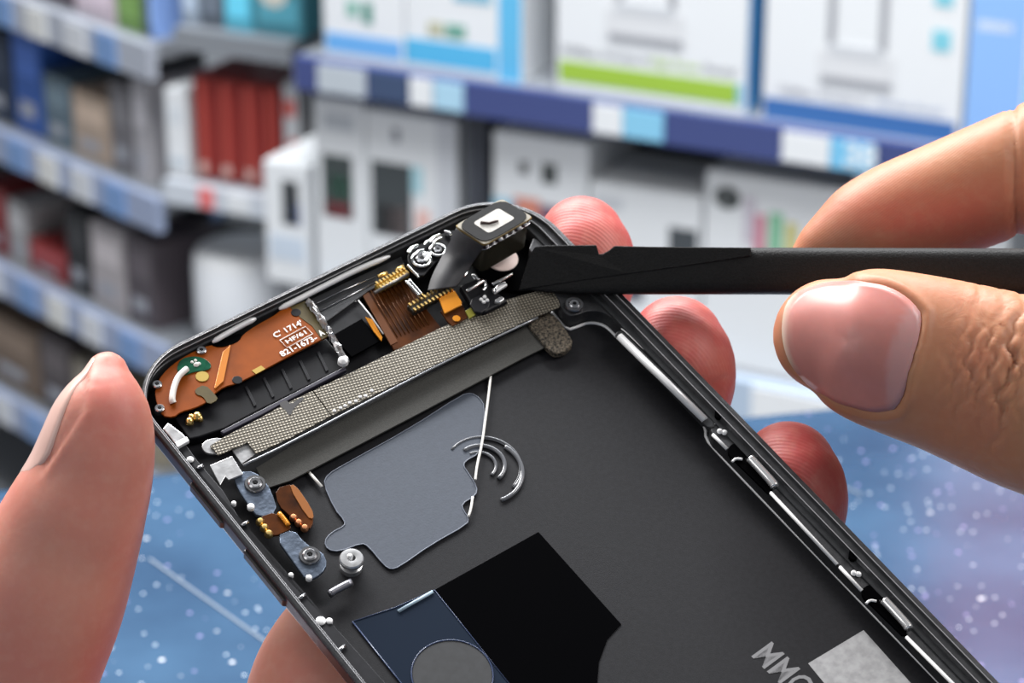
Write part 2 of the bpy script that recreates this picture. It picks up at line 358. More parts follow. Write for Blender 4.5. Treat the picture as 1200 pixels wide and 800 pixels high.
lowrow(578, 688, 160, 'white box with two small dark logos beside the black upright', [(.28, .38, .80, .86, (.12, .12, .13)), (.52, .68, .77, .87, (.07, .08, .08)), (.0, .25, .5, .66, (.35, .6, .75)), (.22, .5, .52, .68, (.65, .25, .18)), (.5, .9, .48, .66, (.18, .10, .16))])
lowrow(690, 820, 222, 'low white box with a dark square badge and dark product picture', [(.72, .97, .62, .80, (.07, .08, .09)), (.0, .5, .30, .55, (.10, .10, .13)), (.05, .3, .85, .92, (.6, .62, .66))])
t, w_, h_ = lowrow(824, 990, 212, 'tall white box with dark oval logo and colourful letters', [(.36, .44, .60, .82, (.62, .25, .32)), (.46, .56, .64, .84, (.25, .55, .35)), (.58, .66, .60, .80, (.62, .58, .22)), (.28, .36, .66, .9, (.60, .55, .62))])
def disc(t, cx, cz, rx, rz, c):
    bm = bmesh.new(); A = [bm.verts.new((cx+rx*math.cos(a), -.001, cz+rz*math.sin(a))) for a in np.linspace(0, 2*math.pi, 24, False)]; bm.faces.new(A)
    obj('logo', bm_mesh(bm, 'logo'), pmat(c), t)
disc(t, w_*.16, h_*.88, w_*.095, h_*.055, (.06, .07, .07)); disc(t, w_*.16, h_*.88, w_*.06, h_*.03, (.35, .37, .38))
lowrow(996, 1180, 215, 'plain white box partly behind the forefinger', [(.1, .9, .5, .6, (.6, .65, .72)), (.1, .9, .1, .25, (.3, .5, .75))])
# dark upright between the white boxes
t = thing('display_divider', 'dark grey upright divider between white accessory boxes', 'divider', MWR@Matrix.Translation((FR(541, 260)[0]+.002, 0, zR2)))
obj('panel', box_mesh('panel', 0, FR(564, 260)[0]-FR(541, 260)[0]-.004, .012, .355, 0, zR1b-zR2), pmat((.055, .06, .075)), t); obj('edge_strip', box_mesh('edge_strip', 0, .004, .006, .012, 0, zR1b-zR2), pmat((.12, .13, .15)), t)
# stock on the higher shelves (seen in the gloss of the bench)
def refl(px_, py_):
    P = onz(px_, py_, TZ); r = ray(px_, py_); r = Vector((r.x, r.y, -r.z)); n = (MWR.to_3x3()@Vector((0, -1, 0))); p0 = MWR.translation
    k = (p0-P).dot(n)/r.dot(n); q = MWR.inverted()@(P+r*k); return q.x, q.z
x0, zt = refl(1090, 592); x1, zb = refl(1200, 735)
for k in range(3):
    dx = (x1-x0)/2
    carton(MWR, x0+dx*k+.006, x0+dx*(k+1)-.006, 1.99, zt if zt > 2.2 else 2.5, .3, (.42, .10, .13), [(.1, .9, .1, .3, (.7, .6, .62)), (.2, .8, .5, .8, (.50, .16, .20))], 'stock_carton', 'dark red stock carton standing on top of the router shelving', group='red cartons on top of the shelving')
sh4 = lip(UR, sL, 1.9, 1.985, .04, M_lipblue, 'topmost shelf carrying the dark red cartons')
for k in range(6):
    carton(MWR, -.35+.27*k, -.35+.27*k+.24, 1.322, 1.62, .2, WHT, [(.05, .95, .03, .15, (.12, .4, .75)), (.25, .75, .4, .7, GRY)], 'router_box', 'white box with blue foot band on the shelf above the routers', group='boxes on the shelf above')
# ---- far unit: end bay with the red files and the receding aisle
zM = FM(270, 219)[1]; M_raill = mat('rail_pale_blue', (.34, .40, .56), .4)
cM = 0.0
def mb(a, b_, yt, label, prints, col, depth=.2, name='carton_box', z0=None, sb=.012):
    x0, x1 = FM(a, 200, -sb)[0], FM(b_, 200, -sb)[0]; return carton(MWM, x0, x1, zM if z0 is None else z0, FM((a+b_)/2, yt, -sb)[1], depth, col, prints, name, label, setback=sb)
UM = unit(MWM, 'dark back panel and post behind the red files')
XM = FM(352, 230)[0]
shm = lip(UM, 0.005, XM, zM, .028, mat('rail_white', (.60, .64, .70), .4), 'shelf with white rail carrying the red files')
price_tag(shm, .05, .07, .028, (.8, .2, .2)); price_tag(shm, .09, .12, .028, WHT)
def red_file(x0, x1, k):
    z1 = FM(270, 98)[1]; w_ = x1-x0; t = thing('red_file', ('dark red upright file standing against the slim white box', 'dark red upright file between two others on the white-railed shelf', 'dark red upright file between two others on the white-railed shelf', 'dark red upright file at the panel-printed carton end of its row')[k], 'file', MWM@Matrix.Translation((x0, .012, zM)), 'red files on the end shelf')
    o_ = obj('cover', box_mesh('cover', 0, w_, 0, .2, 0, z1-zM), pmat((.30, .035, .03)), t); bevel(o_, 5, 3)
    obj('spine_ridge', box_mesh('spine_ridge', w_*.35, w_*.65, -.004, 0, 0.004, z1-zM-.004), pmat((.42, .06, .045)), t)
    obj('spine_label', box_mesh('spine_label', w_*.3, w_*.7, -.005, -.004, .01, .022), pmat((.6, .4, .36)), t)
for k, (a, b_) in enumerate(((229, 254), (256, 281), (283, 308), (310, 329))): red_file(FM(a, 200, -.012)[0], FM(b_, 200, -.012)[0], k)
mb(197, 222, 106, 'slim white box beside the red files', [(.1, .9, .1, .2, (.6, .66, .72)), (.2, .8, .6, .8, (.7, .74, .78))], WHT)
mb(334, 352, 98, 'white carton printed with red panels beside the red files', [(.1, .8, .7, .85, (.6, .12, .10)), (.3, 1, .3, .5, (.55, .12, .10)), (0, .5, .1, .25, (.5, .1, .09))], (.55, .56, .58))
zMt = FM(270, 38)[1]
shmt = lip(UM, 0.03, XM, zMt, .025, M_shelf, 'grey shelf above the red files')
obj('bracket', box_mesh('bracket', FM(318, 80)[0], FM(328, 80)[0], -.004, .3, FM(318, 95)[1]-zMt, -.02), M_shelf, shmt)
for a, b_, c, lab in ((208, 228, (.30, .36, .44), 'grey carton on the shelf above the red files'), (230, 256, (.10, .12, .15), 'charcoal carton on the shelf above the red files'), (258, 290, (.10, .42, .56), 'teal carton on the shelf above the red files'), (292, 350, (.06, .22, .28), 'dark teal box with a pale round picture above the red files')):
    x0, x1 = FM(a, 40)[0], FM(b_, 40)[0]; t, w_, h_ = carton(MWM, x0, x1, zMt, zMt+.3, .2, c, [(.1, .9, .05, .15, tuple(min(1, v*1.8) for v in c)), (.2, .8, .5, .8, (.5, .5, .5))], 'carton_box', lab, setback=.01)
    if a == 292: disc(t, w_*.42, h_*.16, w_*.28, w_*.22, (.7, .68, .6))
zM2 = FM(250, 402)[1]
shm2 = lip(UM, 0.075, XM, zM2, .035, M_raill, 'low shelf under the white canister')
price_tag(shm2, .02, .06, .035, WHT); price_tag(shm2, .1, .14, .035, WHT)
def canister():
    x0 = FM(240, 400)[0]+.012; r = (FM(296, 400)[0]-FM(200, 400)[0])/2; h_ = FM(250, 308)[1]-zM2
    t = thing('canister', 'white rounded plastic canister on the low shelf', 'canister', MWM@Matrix.Translation((x0, r+.01, zM2)))
    o_ = obj('body', lathe_mesh('body', [(0, 0), (r*.96, 0), (r, .01), (r, h_*.78), (r*.97, h_*.84)], 32), pmat((.90, .92, .95)), t); autosmooth(o_, 40)
    o_ = obj('lid', lathe_mesh('lid', [(r*.98, h_*.82), (r*.98, h_*.90), (r*.9, h_*.97), (r*.7, h_), (0, h_)], 32), pmat((.93, .94, .95)), t); autosmooth(o_, 40)
canister()
for a, b_, yt, c, lab in ((205, 232, 262, (.55, .58, .62), 'pale grey carton behind the white canister'), (233, 250, 255, (.06, .14, .34), 'deep blue carton behind the white canister'), (252, 318, 262, (.06, .065, .07), 'dark grey carton behind the white canister')):
    x0, x1 = FM(a, 300, -.24)[0], FM(b_, 300, -.24)[0]; carton(MWM, x0, x1, zM2, min(zM-.06, FM(a, yt, -.24)[1]), .12, c, [(.1, .9, .6, .8, tuple(min(1, v*1.4+.02) for v in c)), (.1, .6, .2, .3, (.4, .4, .42))], 'carton_box', lab, setback=.24)
obj('back_panel', box_mesh('back_panel', .005, XM+.1, .37, .39, 0, 2.0), M_gap, UM); obj('post', box_mesh('post', XM-.02, XM, .39, .42, 0, 2.0), M_shelf, UM)
# receding aisle: local x runs from far (negative) to the corner (0)
XL = -1.6
UL = unit(MWL, 'dark back panel and posts of the receding aisle rack')
zl1 = FL(110, 196)[1]; zl2 = FL(105, 358)[1]; zl0 = FL(100, 22)[1]; zl3 = FL(30, 470)[1]
al = []
for z_, lab, m_ in ((zl0, 'top railed shelf of the receding aisle', mat('rail_grey2', (.45, .48, .55), .4)), (zl1, 'middle pale blue railed shelf of the receding aisle', M_raill), (zl2, 'low pale blue railed shelf of the receding aisle', M_raill), (zl3, 'bottom railed shelf of the receding aisle', M_raill)):
    t = lip(UL, XL, -.005, z_, .042, m_, lab, .14)
    r3 = random.Random(int(z_*1000))
    for k in range(9): x_ = .85+.08*k+r3.uniform(-.01, .01); price_tag(t, x_, x_+.045, .045, ((.78, .78, .76), (.7, .72, .76), (.20, .34, .62))[k % 3])
def ab(a, b_, yt, zz, label, prints, col, depth=.10, name='carton_box', sb=.015, yref=None):
    yr = 150 if zz == zl1 else (320 if zz == zl2 else 460); x0, x1 = FL(a, yr, -sb)[0], FL(b_, yr, -sb)[0]; z1 = max(FL((a+b_)/2, yt, -sb)[1], zz+.03); return carton(MWL, x0, x1, zz, z1, depth, col, prints, name, label, setback=sb)
for a, b_, c, lab in ((2, 30, (.62, .58, .60), 'pale grey pack on the top aisle shelf'), (32, 78, (.10, .08, .10), 'dark purple pack on the top aisle shelf'), (80, 126, (.62, .52, .58), 'pink-grey pack on the top aisle shelf'), (128, 156, (.16, .30, .07), 'moss green pack on the top aisle shelf'), (158, 165, (.05, .07, .10), 'black pack on the top aisle shelf'), (166, 171, (.25, .40, .78), 'bright blue pack on the top aisle shelf')):
    x0, x1 = FL(a, 15)[0], FL(b_, 15)[0]; carton(MWL, x0, x1, zl0, zl0+.25, .06, c, [(.1, .9, .06, .2, tuple(min(1, v*1.4+.03) for v in c)), (.2, .8, .5, .8, (.5, .5, .5))], 'carton_box', lab, setback=.01)
PM_ = lambda c: [(.12, .88, .55, .85, tuple(min(1, v*1.5+.03) for v in c)), (.2, .7, .15, .3, (.45, .46, .5))]
for a, b_, yt, c, lab in ((-20, 18, 40, (.02, .035, .07), 'navy black box on the middle aisle shelf'), (20, 52, 38, (.04, .12, .42), 'bright blue box on the middle aisle shelf'), (54, 84, 92, (.14, .20, .24), 'slate grey low box on the middle aisle shelf'), (86, 128, 112, (.55, .42, .32), 'cream pack on the middle aisle shelf'), (130, 154, 100, (.20, .19, .20), 'dim grey pack on the middle aisle shelf'), (156, 172, 96, (.50, .48, .50), 'off-white pack near the slim white box')):
    ab(a, b_, yt, zl1, lab, PM_(c), c)
for a, b_, yt, c, lab in ((-15, 12, 222, (.26, .03, .03), 'dark red box on the low aisle shelf'), (14, 34, 240, (.45, .44, .44), 'light grey tub on the low aisle shelf'), (36, 78, 290, (.34, .04, .04), 'bright red low pack on the low aisle shelf'), (80, 106, 250, (.015, .015, .017), 'black box on the low aisle shelf'), (108, 146, 268, (.55, .50, .50), 'white pack with pink print on the low aisle shelf'), (148, 180, 280, (.10, .08, .09), 'dark brown pack on the low aisle shelf')):
    ab(a, b_, yt, zl2, lab, PM_(c), c)
for a, b_, yt, c, lab in ((-10, 48, 380, (.22, .15, .10), 'brown carton on the bottom aisle shelf'), (50, 84, 400, (.10, .08, .08), 'umber carton on the bottom aisle shelf'), (86, 130, 430, (.30, .26, .20), 'tan carton on the bottom aisle shelf'), (132, 182, 470, (.42, .36, .26), 'beige carton on the bottom aisle shelf')):
    ab(a, b_, yt, zl3, lab, PM_(c), c)
obj('back_panel', box_mesh('back_panel', XL, -.13, .142, .15, 0, 2.0), M_gap, UL)
for x in (XL, -.9): obj('post', box_mesh('post', x-.015, x+.015, .15, .18, 0, 2.0), M_shelf, UL)

# ------------------------------------------------------------------ the opened phone
WID = 58.6; LEN = 123.4; RAD = 9.5
ZF = -3.4   # interior floor
phone = thing('opened_phone', 'opened dark grey smartphone shell with orange flex circuits held above the bench', 'phone', PH)
def rrect(ins, nc=14, ns=10):
    ia = ins if ins < .45 else .45+(ins-.45)*.35      # the rim is narrower along the left and top sides
    r = max(RAD-ins, 0.6); x0, x1, y0, y1 = ia, WID-ins, -LEN+ins, -ia; P = []
    cs = [(x1-r, y1-r, 0), (x0+r, y1-r, 90), (x0+r, y0+r, 180), (x1-r, y0+r, 270)]
    for i, (cx, cy, a0) in enumerate(cs):
        for k in range(nc+1):
            a = math.radians(a0+90*k/nc); P.append(Vector((cx+r*math.cos(a), cy+r*math.sin(a), 0)))
        nx = cs[(i+1) % 4]; a = math.radians(nx[2]); q = Vector((nx[0]+r*math.cos(a), nx[1]+r*math.sin(a), 0)); p = P[-1]
        for k in range(1, ns): P.append(p.lerp(q, k/ns))
    return P
def sweep(name, prof, m, cap=None, parent=phone, ang=30):
    bm = bmesh.new(); rings = []
    for ins, z in prof: rings.append([bm.verts.new((p.x*.001, p.y*.001, z*.001)) for p in rrect(ins)])
    n = len(rings[0])
    for A, B in zip(rings, rings[1:]):
        for k in range(n): bm.faces.new((A[k], A[(k+1) % n], B[(k+1) % n], B[k]))
    if cap is not None: bm.faces.new(rings[cap])
    o = obj(name, bm_mesh(bm, name), m, parent); return autosmooth(o, ang)
_r = rrect
def rrect_even(ins): return [Vector((min(max(p.x, ins), WID-ins), min(max(p.y, -LEN+ins), -ins), 0)) for p in _r(min(ins, .44))]
rrect = rrect_even
sweep('back_shell', [(9, -4.75), (4, -4.7), (2.2, -4.4), (1.0, -3.7), (0.35, -2.9)], mat('back_shell_metal', (0.10, 0.085, 0.085), 0.3, 0.95), 0)
sweep('back_chamfer', [(0.35, -2.9), (0.12, -2.55), (0.0, -2.1)], mat('chamfer_metal', (0.62, 0.54, 0.51), 0.35, 0.9))
rrect = _r
sweep('side_wall', [(0.0, -2.1), (0.0, -1.2), (0.0, -0.5)], M_rimout)
sweep('rim', [(0.0, -0.5), (0.05, -0.2), (0.2, -0.05), (0.45, 0.0), (0.80, 0.0), (0.88, -0.10), (0.95, -0.32), (1.75, -0.36), (1.82, -0.42), (1.9, -0.7), (2.0, -0.95), (2.6, -1.0)], M_rim, None)
# hair-fine paler lines along the rim
for ins, z in ((0.83, 0.01), (1.80, -0.37)):
    P = [Vector((p.x, p.y, z))*.001 for p in rrect(ins)]
    obj('rim_edge_line', tube_mesh('rim_edge_line', P, 0.00006, 6, True), mat('edge_line', (0.42, 0.42, 0.44), 0.3, 0.3), phone, True)
sweep('inner_wall', [(2.5, -0.98), (2.7, -1.05), (2.8, -1.6), (2.9, ZF)], M_ledge)
P = [Vector((p.x, p.y, ZF)) for p in rrect(2.85)]
prism_mm('floor_panel', P, 0.5, M_floor, phone)

# --- right side ledge, with the machined step below it
right_in = [(655, 352), (658, 362), (666, 370), (676, 369), (688, 364), (702, 364), (714, 369), (724, 379), (740, 395), (800, 453), (826, 480), (834, 492), (832, 506), (845, 520), (880, 556), (960, 640), (1040, 722), (1140, 826), (1260, 950)]
zl = -1.25
inn = chaikin([ph(x, y, zl) for x, y in right_in], 2, False)
yb = inn[-1].y
outl = [Vector((WID-2.4, yb, zl)), Vector((WID-2.4, -RAD, zl)), Vector((WID-3.0, -8.4, zl)), Vector((WID-4.5, -9.5, zl))]
led = prism_mm('side_ledge', inn+outl, 2.2, M_ledge, phone, 0.12)
step_px = [(648, 364), (655, 372), (667, 385), (678, 381), (691, 376), (704, 377), (714, 382), (724, 392), (740, 408), (800, 467), (822, 489), (829, 500), (829, 512), (842, 527), (880, 567), (960, 650), (1040, 733), (1140, 836), (1260, 960)]
zs = ZF+0.12
stp = [ph(x, y, zs) for x, y in step_px]
stp2 = [p-Vector((.32, .1, 0)) for p in chaikin(stp, 1, False)]
so = prism_mm('ledge_step', stp2+[Vector((WID-2.6, stp2[-1].y, zs)), Vector((WID-2.6, -RAD, zs)), Vector((WID-9, -4, zs))], 0.1, M_rim, phone)
obj('step_highlight', tube_mesh('step_highlight', [p*.001 for p in stp2], 0.00020, 8), M_bright, phone, True)  # highlight of the step painted as a near-white tube
# long slot in the ledge, its highlight painted as a near-white bar
def slot(name, a, b, wpx, z, m, zb=0.45):
    pa, pb = ph(*a, z), ph(*b, z); d = (pb-pa).normalized(); n = Vector((-d.y, d.x, 0)); wd = wpx
    pts = []
    for i in range(9):
        t = math.pi/2+math.pi*i/8; pts.append(pa+(d*math.cos(t)+n*math.sin(t))*wd)
    for i in range(9):
        t = -math.pi/2+math.pi*i/8; pts.append(pb+(d*math.cos(t)+n*math.sin(t))*wd)
    return prism_mm(name, pts, 0.3, m, phone, 0.1)
slot('slot_rim', (727, 392), (832, 496), 0.62, zl+0.10, M_rim)
for a, b in (((726, 394), (826, 492)),):
    pa, pb = ph(*a, zl+.14), ph(*b, zl+.14)
    obj('slot_glint', tube_mesh('slot_glint', [pa*.001, pb*.001], 0.00046, 12), M_bright, phone, True)
wire('slot_line', [(728, 385), (735, 390), (820, 473), (838, 490), (838, 497)], zl+.05, 0.07, M_bright, phone)
for (hx, hy) in ((858, 535), (1015, 701)):
    dx, dy = hx-858, hy-535
    sh = lambda L: [(x+dx, y+dy) for x, y in L]
    plate('latch_hole', sh([(852, 528), (856, 521), (866, 518), (880, 518), (886, 524), (880, 534), (868, 538), (858, 538)]), zl+.12, 0.4, M_gblack, phone, 1)
    plate('latch_pocket', sh([(857, 536), (872, 536), (905, 570), (906, 578), (900, 578)]), zl+.06, 0.3, M_gblack, phone, 0, 0.05)
    wire('latch_bar', sh([(879, 537), (884, 542), (906, 566), (908, 570)]), zl+.4, 0.52, mat('satin_bar', (.85, .85, .86), .22, .75), phone, 1, seg=14)
    wire('latch_lip', sh([(858, 541), (862, 537), (870, 538)]), zl+.2, 0.16, M_bright, phone, 1)
    plate('latch_notch', sh([(838, 478), (843, 472), (849, 480), (846, 490), (838, 488)]), zl+.75, 0.9, M_gblack, phone, 1)
    for k in (0, 1):
        lathe('socket_pin', 843.5+dx+k*5.5, 505.5+dy+k*1.5, zl+.1, [(0, .34), (.2, .31), (.33, .18), (.36, 0)], M_bright, phone, 12)
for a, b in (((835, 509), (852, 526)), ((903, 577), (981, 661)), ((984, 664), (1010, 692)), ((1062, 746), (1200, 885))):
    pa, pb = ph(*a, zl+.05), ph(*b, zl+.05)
    obj('ledge_highlight', tube_mesh('ledge_highlight', [pa*.001, pb*.001], 0.00022, 8), M_bright, phone, True)  # ledge highlights put in as near-white tubes
wire('ledge_tick', [(918, 561), (926, 571)], -0.9, 0.1, M_steel, phone, 0)

# --- screws
def screw(px, py, z, r, m=None, name='screw', washer=None):
    o = lathe(name, px, py, z, [(0, .12*r), (.30*r, .12*r), (.36*r, .42*r), (.75*r, .45*r), (.95*r, .3*r), (r, 0), (r, -.6)], m or M_steel, phone, 20)
    c = obj('recess', box_mesh('recess', -.28*r*.001, .28*r*.001, -.09*r*.001, .09*r*.001, .1*r*.001, .47*r*.001), M_black, o)
    c2 = obj('recess', box_mesh('recess', -.09*r*.001, .09*r*.001, -.28*r*.001, .28*r*.001, .1*r*.001, .47*r*.001), M_black, o)
    if washer:
        lathe('washer', px, py, z-.05, [(r*1.02, .18), (r*washer*.94, .18), (r*washer, .05), (r*washer, -.6)], mat('washer_steel', (.22, .22, .23), .3, 1.0), phone, 24)
    return o
screw(673, 357, zl+.35, 0.72, M_steel, washer=1.6)
screw(299, 567, -1.6, 0.85, M_steel, washer=1.45)
screw(363, 651, -1.6, 0.85, M_steel, washer=1.45)
screw(236, 411, -1.0, 0.62); screw(184, 451, -1.0, 0.62); screw(187, 479, -1.0, 0.6)
o = lathe('standoff', 412, 655, -1.7, [(0, -.5), (.42, -.5), (.45, .28), (.8, .32), (1.25, .28), (1.36, .1), (1.36, -.25), (1.0, -.35), (1.0, -.9), (1.25, -1.0), (1.25, -1.7)], M_silver, phone, 28)
lathe('pin', 410, 653, -1.7, [(0, .55), (.2, .5), (.34, .3), (.38, -.4)], M_bright, phone, 16)

# --- left side rail, dots, tabs
z0 = -1.0
lin = [(192, 500), (205, 503), (232, 540), (262, 575), (300, 640), (352, 690), (400, 742), (470, 820), (560, 925)]
inn = [ph(x, y, z0) for x, y in lin]
prism_mm('left_rail', inn+[Vector((1.15, inn[-1].y, z0)), Vector((1.15, -9.5, z0))], 2.2, M_dark, phone, 0.1)
for px, py, r in ((201, 509, .42), (223, 538, .5), (274, 589, .34), (341, 673, .34), (376, 727, .65), (386, 727, .45), (294, 593, .5), (362, 676, .42)):
    lathe('guide_pin', px, py, z0+.1, [(0, .14), (.35*r, .12), (.7*r, .08), (.85*r, 0), (.85*r, -.4)], M_bright, phone, 16)
for a, b in (((283, 616), (291, 611)), ((350, 702), (358, 696)), ((395, 764), (405, 756)), ((231, 549), (238, 545))):
    wire('rail_tick', [a, b], z0+.1, 0.22, M_steel, phone, 0)
plate('clip', [(191, 502), (197, 495), (213, 507), (222, 516), (207, 522), (198, 510)], -0.75, 0.5, M_silver, phone, 0, 0.1)
plate('clip', [(205, 518), (219, 511), (222, 516), (208, 524)], -0.55, 0.5, M_bright, phone, 0, 0.08)
plate('contact_plate', [(246, 545), (272, 534), (285, 555), (268, 562), (264, 558), (258, 568)], -1.35, 0.3, M_silver, phone, 0, 0.05)
plate('contact_plate', [(272, 527), (291, 517), (301, 531), (283, 543)], -1.7, 0.3, M_silver, phone, 0, 0.05)
plate('tape_end_cap', [(236, 520), (244, 514), (262, 512), (262, 530), (246, 532), (238, 528)], -1.6, 0.3, M_silver, phone, 2, 0.05)
# mounting bracket of the side buttons
plate('button_bracket', [(273, 558), (290, 550), (306, 557), (318, 574), (326, 600), (303, 607), (290, 590), (279, 573)], -1.75, 0.5, M_bluebr, phone, 1, 0.1)
plate('button_bracket', [(322, 628), (344, 619), (358, 637), (378, 646), (384, 660), (377, 672), (360, 681), (345, 660)], -1.75, 0.5, M_bluebr, phone, 1, 0.1)
plate('button_flex', [(302, 606), (324, 599), (338, 614), (342, 619), (320, 629), (312, 622)], -1.7, 0.35, M_brown, phone, 1, 0.05)
for a in ((305, 611), (310, 618), (315, 625)):
    lathe('gold_dot', a[0], a[1], -1.55, [(0, .35), (.3, .3), (.5, 0), (.5, -.3)], M_gold, phone, 14)
wire('flex_crease', [(327, 601), (333, 608), (338, 615)], -1.55, 0.28, M_kapton, phone, 1)
plate('side_flex', [(322, 572), (345, 566), (356, 582), (368, 600), (366, 618), (356, 620), (340, 604), (326, 592)], -2.6, 0.3, M_brown, phone, 1, 0.05)
plate('side_flex', [(338, 569), (346, 567), (366, 596), (368, 608), (360, 606)], -2.5, 0.2, mat('amber_flex', (0.26, 0.085, 0.012), 0.35), phone, 1, 0.04)
for a in ((344, 606), (350, 612), (357, 618)):
    lathe('copper_dot', a[0], a[1], -2.4, [(0, .3), (.3, .25), (.45, 0), (.45, -.3)], mat('copper', (0.7, 0.3, 0.14), 0.35, 0.9), phone, 12)
wire('lug', [(386, 696), (396, 690), (412, 682)], -2.2, 0.45, mat('lug_metal', (0.25, 0.25, 0.28), 0.4, 0.9), phone, 1)
# volume keys proud of the outer side wall
for pa, pb in (((224, 569), (262, 620)), ((286, 648), (334, 712))):
    ya, yb2 = ph(*pa, -2).y, ph(*pb, -2).y
    P = [Vector((0.2, ya, -.9)), Vector((-0.32, ya-.4, -.9)), Vector((-0.32, yb2+.4, -.9)), Vector((0.2, yb2, -.9))]
    prism_mm('volume_key', P, 1.3, M_rimout, phone, 0.15)

# --- orange flex circuit in the top left corner
zf = -1.05
fl = [(181, 458), (186, 444), (196, 432), (210, 421), (228, 411), (246, 404), (258, 404), (270, 404), (280, 400), (284, 392), (300, 381), (322, 369), (330, 362), (346, 358), (357, 352), (372, 372), (386, 393), (376, 398), (352, 410), (326, 424), (300, 438), (278, 449), (262, 453), (250, 462), (244, 470), (228, 478), (212, 482), (203, 489), (190, 487), (184, 474)]
flex = plate('flex_circuit', fl, zf, 0.25, M_flex, phone, 1, 0.05)
plate('dark_end', [(340, 360), (357, 352.5), (385.5, 393), (377, 397.5), (366, 382), (352, 372)], zf+.05, 0.1, M_olive, flex, 0)
lathe('rivet_hole', 347, 366, zf+.06, [(0, 0.02), (.55, .02), (.6, 0), (.6, -.1)], M_black, flex, 16)
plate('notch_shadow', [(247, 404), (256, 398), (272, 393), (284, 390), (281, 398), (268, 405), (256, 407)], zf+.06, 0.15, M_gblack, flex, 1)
plate('green_pad', [(207, 430), (212, 420), (225, 417), (236, 418), (246, 424), (248, 430), (242, 434), (228, 435), (216, 440), (209, 438)], zf+.14, 0.15, M_green, flex, 1, 0.05)
for a, r in (((225, 424), .2), ((229, 422), .2), ((230, 427), .34), ((233, 426), .25)):
    lathe('solder', a[0], a[1], zf+.15, [(0, r*.8), (r*.6, r*.6), (r, 0)], M_white, flex, 10)
wire('white_wire', [(219, 432, zf+.4), (214, 436, zf+.5), (208, 442, zf+.5), (203, 456, zf+.4), (201.5, 468, zf+.3), (203, 472, zf+.1)], zf, 0.38, M_white, flex, 2)
lathe('yellow_pad', 237, 441, zf+.05, [(0, .05), (.75, .05), (.8, 0)], M_yellow, flex, 20)
plate('gold_crease', [(261, 412), (270.5, 403.5), (262, 446), (252, 455), (251, 454)], zf+.22, 0.25, M_flexhi, flex, 0, 0.06)
plate('olive_block', [(228, 456), (240, 450), (252, 462), (256, 468), (244, 474), (238, 464), (230, 462)], zf+.1, 0.15, M_olive, flex, 1)
lathe('round_hole', 278, 445, zf+.05, [(0, .03), (.55, .03), (.6, 0)], M_black, flex, 16)
plate('olive_pad', [(295, 434), (306, 428), (311, 432), (300, 438)], zf+.06, 0.1, M_yellow, flex, 0)
# printed characters on the flex
def print_text(body, p0, p1, hpx, z, m, parent, name='print', bold=0.0):
    a, b2 = ph(*p0, z), ph(*p1, z); d = b2-a; wl = d.length; ang = math.atan2(d.y, d.x)
    me = text_mesh(body, 1.0, bold); xs = [v.co.x for v in me.vertices]; ys = [v.co.y for v in me.vertices]
    sx = wl/(max(xs)-min(xs)); sy = hpx/(max(ys)-min(ys)); x0, y0 = min(xs), min(ys)
    for v in me.vertices: v.co = Vector(((v.co.x-x0)*sx*.001, (v.co.y-y0)*sy*.001, 0))
    o = obj(name, me, m, parent); o.location = a*.001; o.rotation_euler = (0, 0, ang); return o
print_text("C' 1714'", (323, 396), (356, 380), .85, zf+.13, M_print, flex, bold=.02)
print_text('HF/61', (337, 402.5), (360, 390.5), 0.62, zf+.13, M_print, flex, bold=.02)
print_text('821-1673-', (331, 418), (373, 397.5), .85, zf+.13, M_print, flex, bold=.02)
print_text('A', (376, 394), (381.5, 391.5), 0.9, zf+.13, M_print, flex, bold=.04)
wire('print_frame', [(328, 398.5), (358, 382.5), (366.5, 391), (336.5, 407.5)], zf+.1, 0.06, M_print, flex, 0, True)

# --- black speaker bar below the flex and its ribs
sb = plate('speaker_bar', [(204, 489), (214, 484), (246, 472), (262, 456), (282, 449), (320, 428), (382, 396), (402, 420), (404, 430), (360, 452), (300, 482), (262, 502), (232, 512), (222, 514)], -1.9, 1.2, M_black, phone, 0, 0.15)
for t in (0.15, 0.32, 0.49, 0.66, 0.83):
    x = 268+(392-268)*t; y = 462+(402-462)*t
    plate('rib', [(x, y), (x+3, y-1.5), (x+14, y+21), (x+11, y+23)], -1.75, 0.3, M_dark, sb, 0, 0.05)
plate('bar_edge', [(258, 505), (302, 482), (358, 453), (404, 429), (406, 433), (360, 457), (306, 486), (262, 508)], -1.7, 0.6, mat('violet_grey', (0.035, 0.032, 0.05), 0.4), sb, 0, 0.1)
for a, r in (((231, 487), .6), ((222, 493), .5), ((224, 488), .45), ((235, 490), .3)):
    lathe('gold_contact', a[0], a[1], -1.6, [(0, r*.7), (r*.5, r*.6), (r*.9, r*.2), (r, -.3)], M_gold, phone, 14)
# --- highlights inside the top rim, painted as near-white strips
def strip(name, px, z, wmm, m=M_bright):
    pts = chaikin([ph(x, y, z)*.001 for x, y in px], 2, False); n = len(pts)
    rs = [wmm*.001*(0.35+0.65*min(1, min(i, n-1-i)/3.0)) for i in range(n)]
    return obj(name, tube_mesh(name, pts, 0, 12, False, rs), m, phone, True)
strip('top_rim_glint', [(249, 401), (262, 393), (285, 380), (300, 373)], -0.95, 0.36)
strip('top_rim_glint', [(327, 362), (345, 353), (380, 335), (420, 315), (457, 300)], -0.9, 0.36)
wire('top_line', [(368, 357), (400, 341), (440, 324)], -1.5, 0.07, M_steel, phone, 0)
wire('top_line', [(372, 366), (405, 349), (440, 331)], -1.7, 0.07, M_steel, phone, 0)
# --- bezel behind: dark shelf under the strips
plate('top_shelf', [(360, 352), (400, 333), (470, 300), (478, 318), (430, 342), (378, 380)], -1.75, 0.6, M_ledge, phone, 0, 0.1)
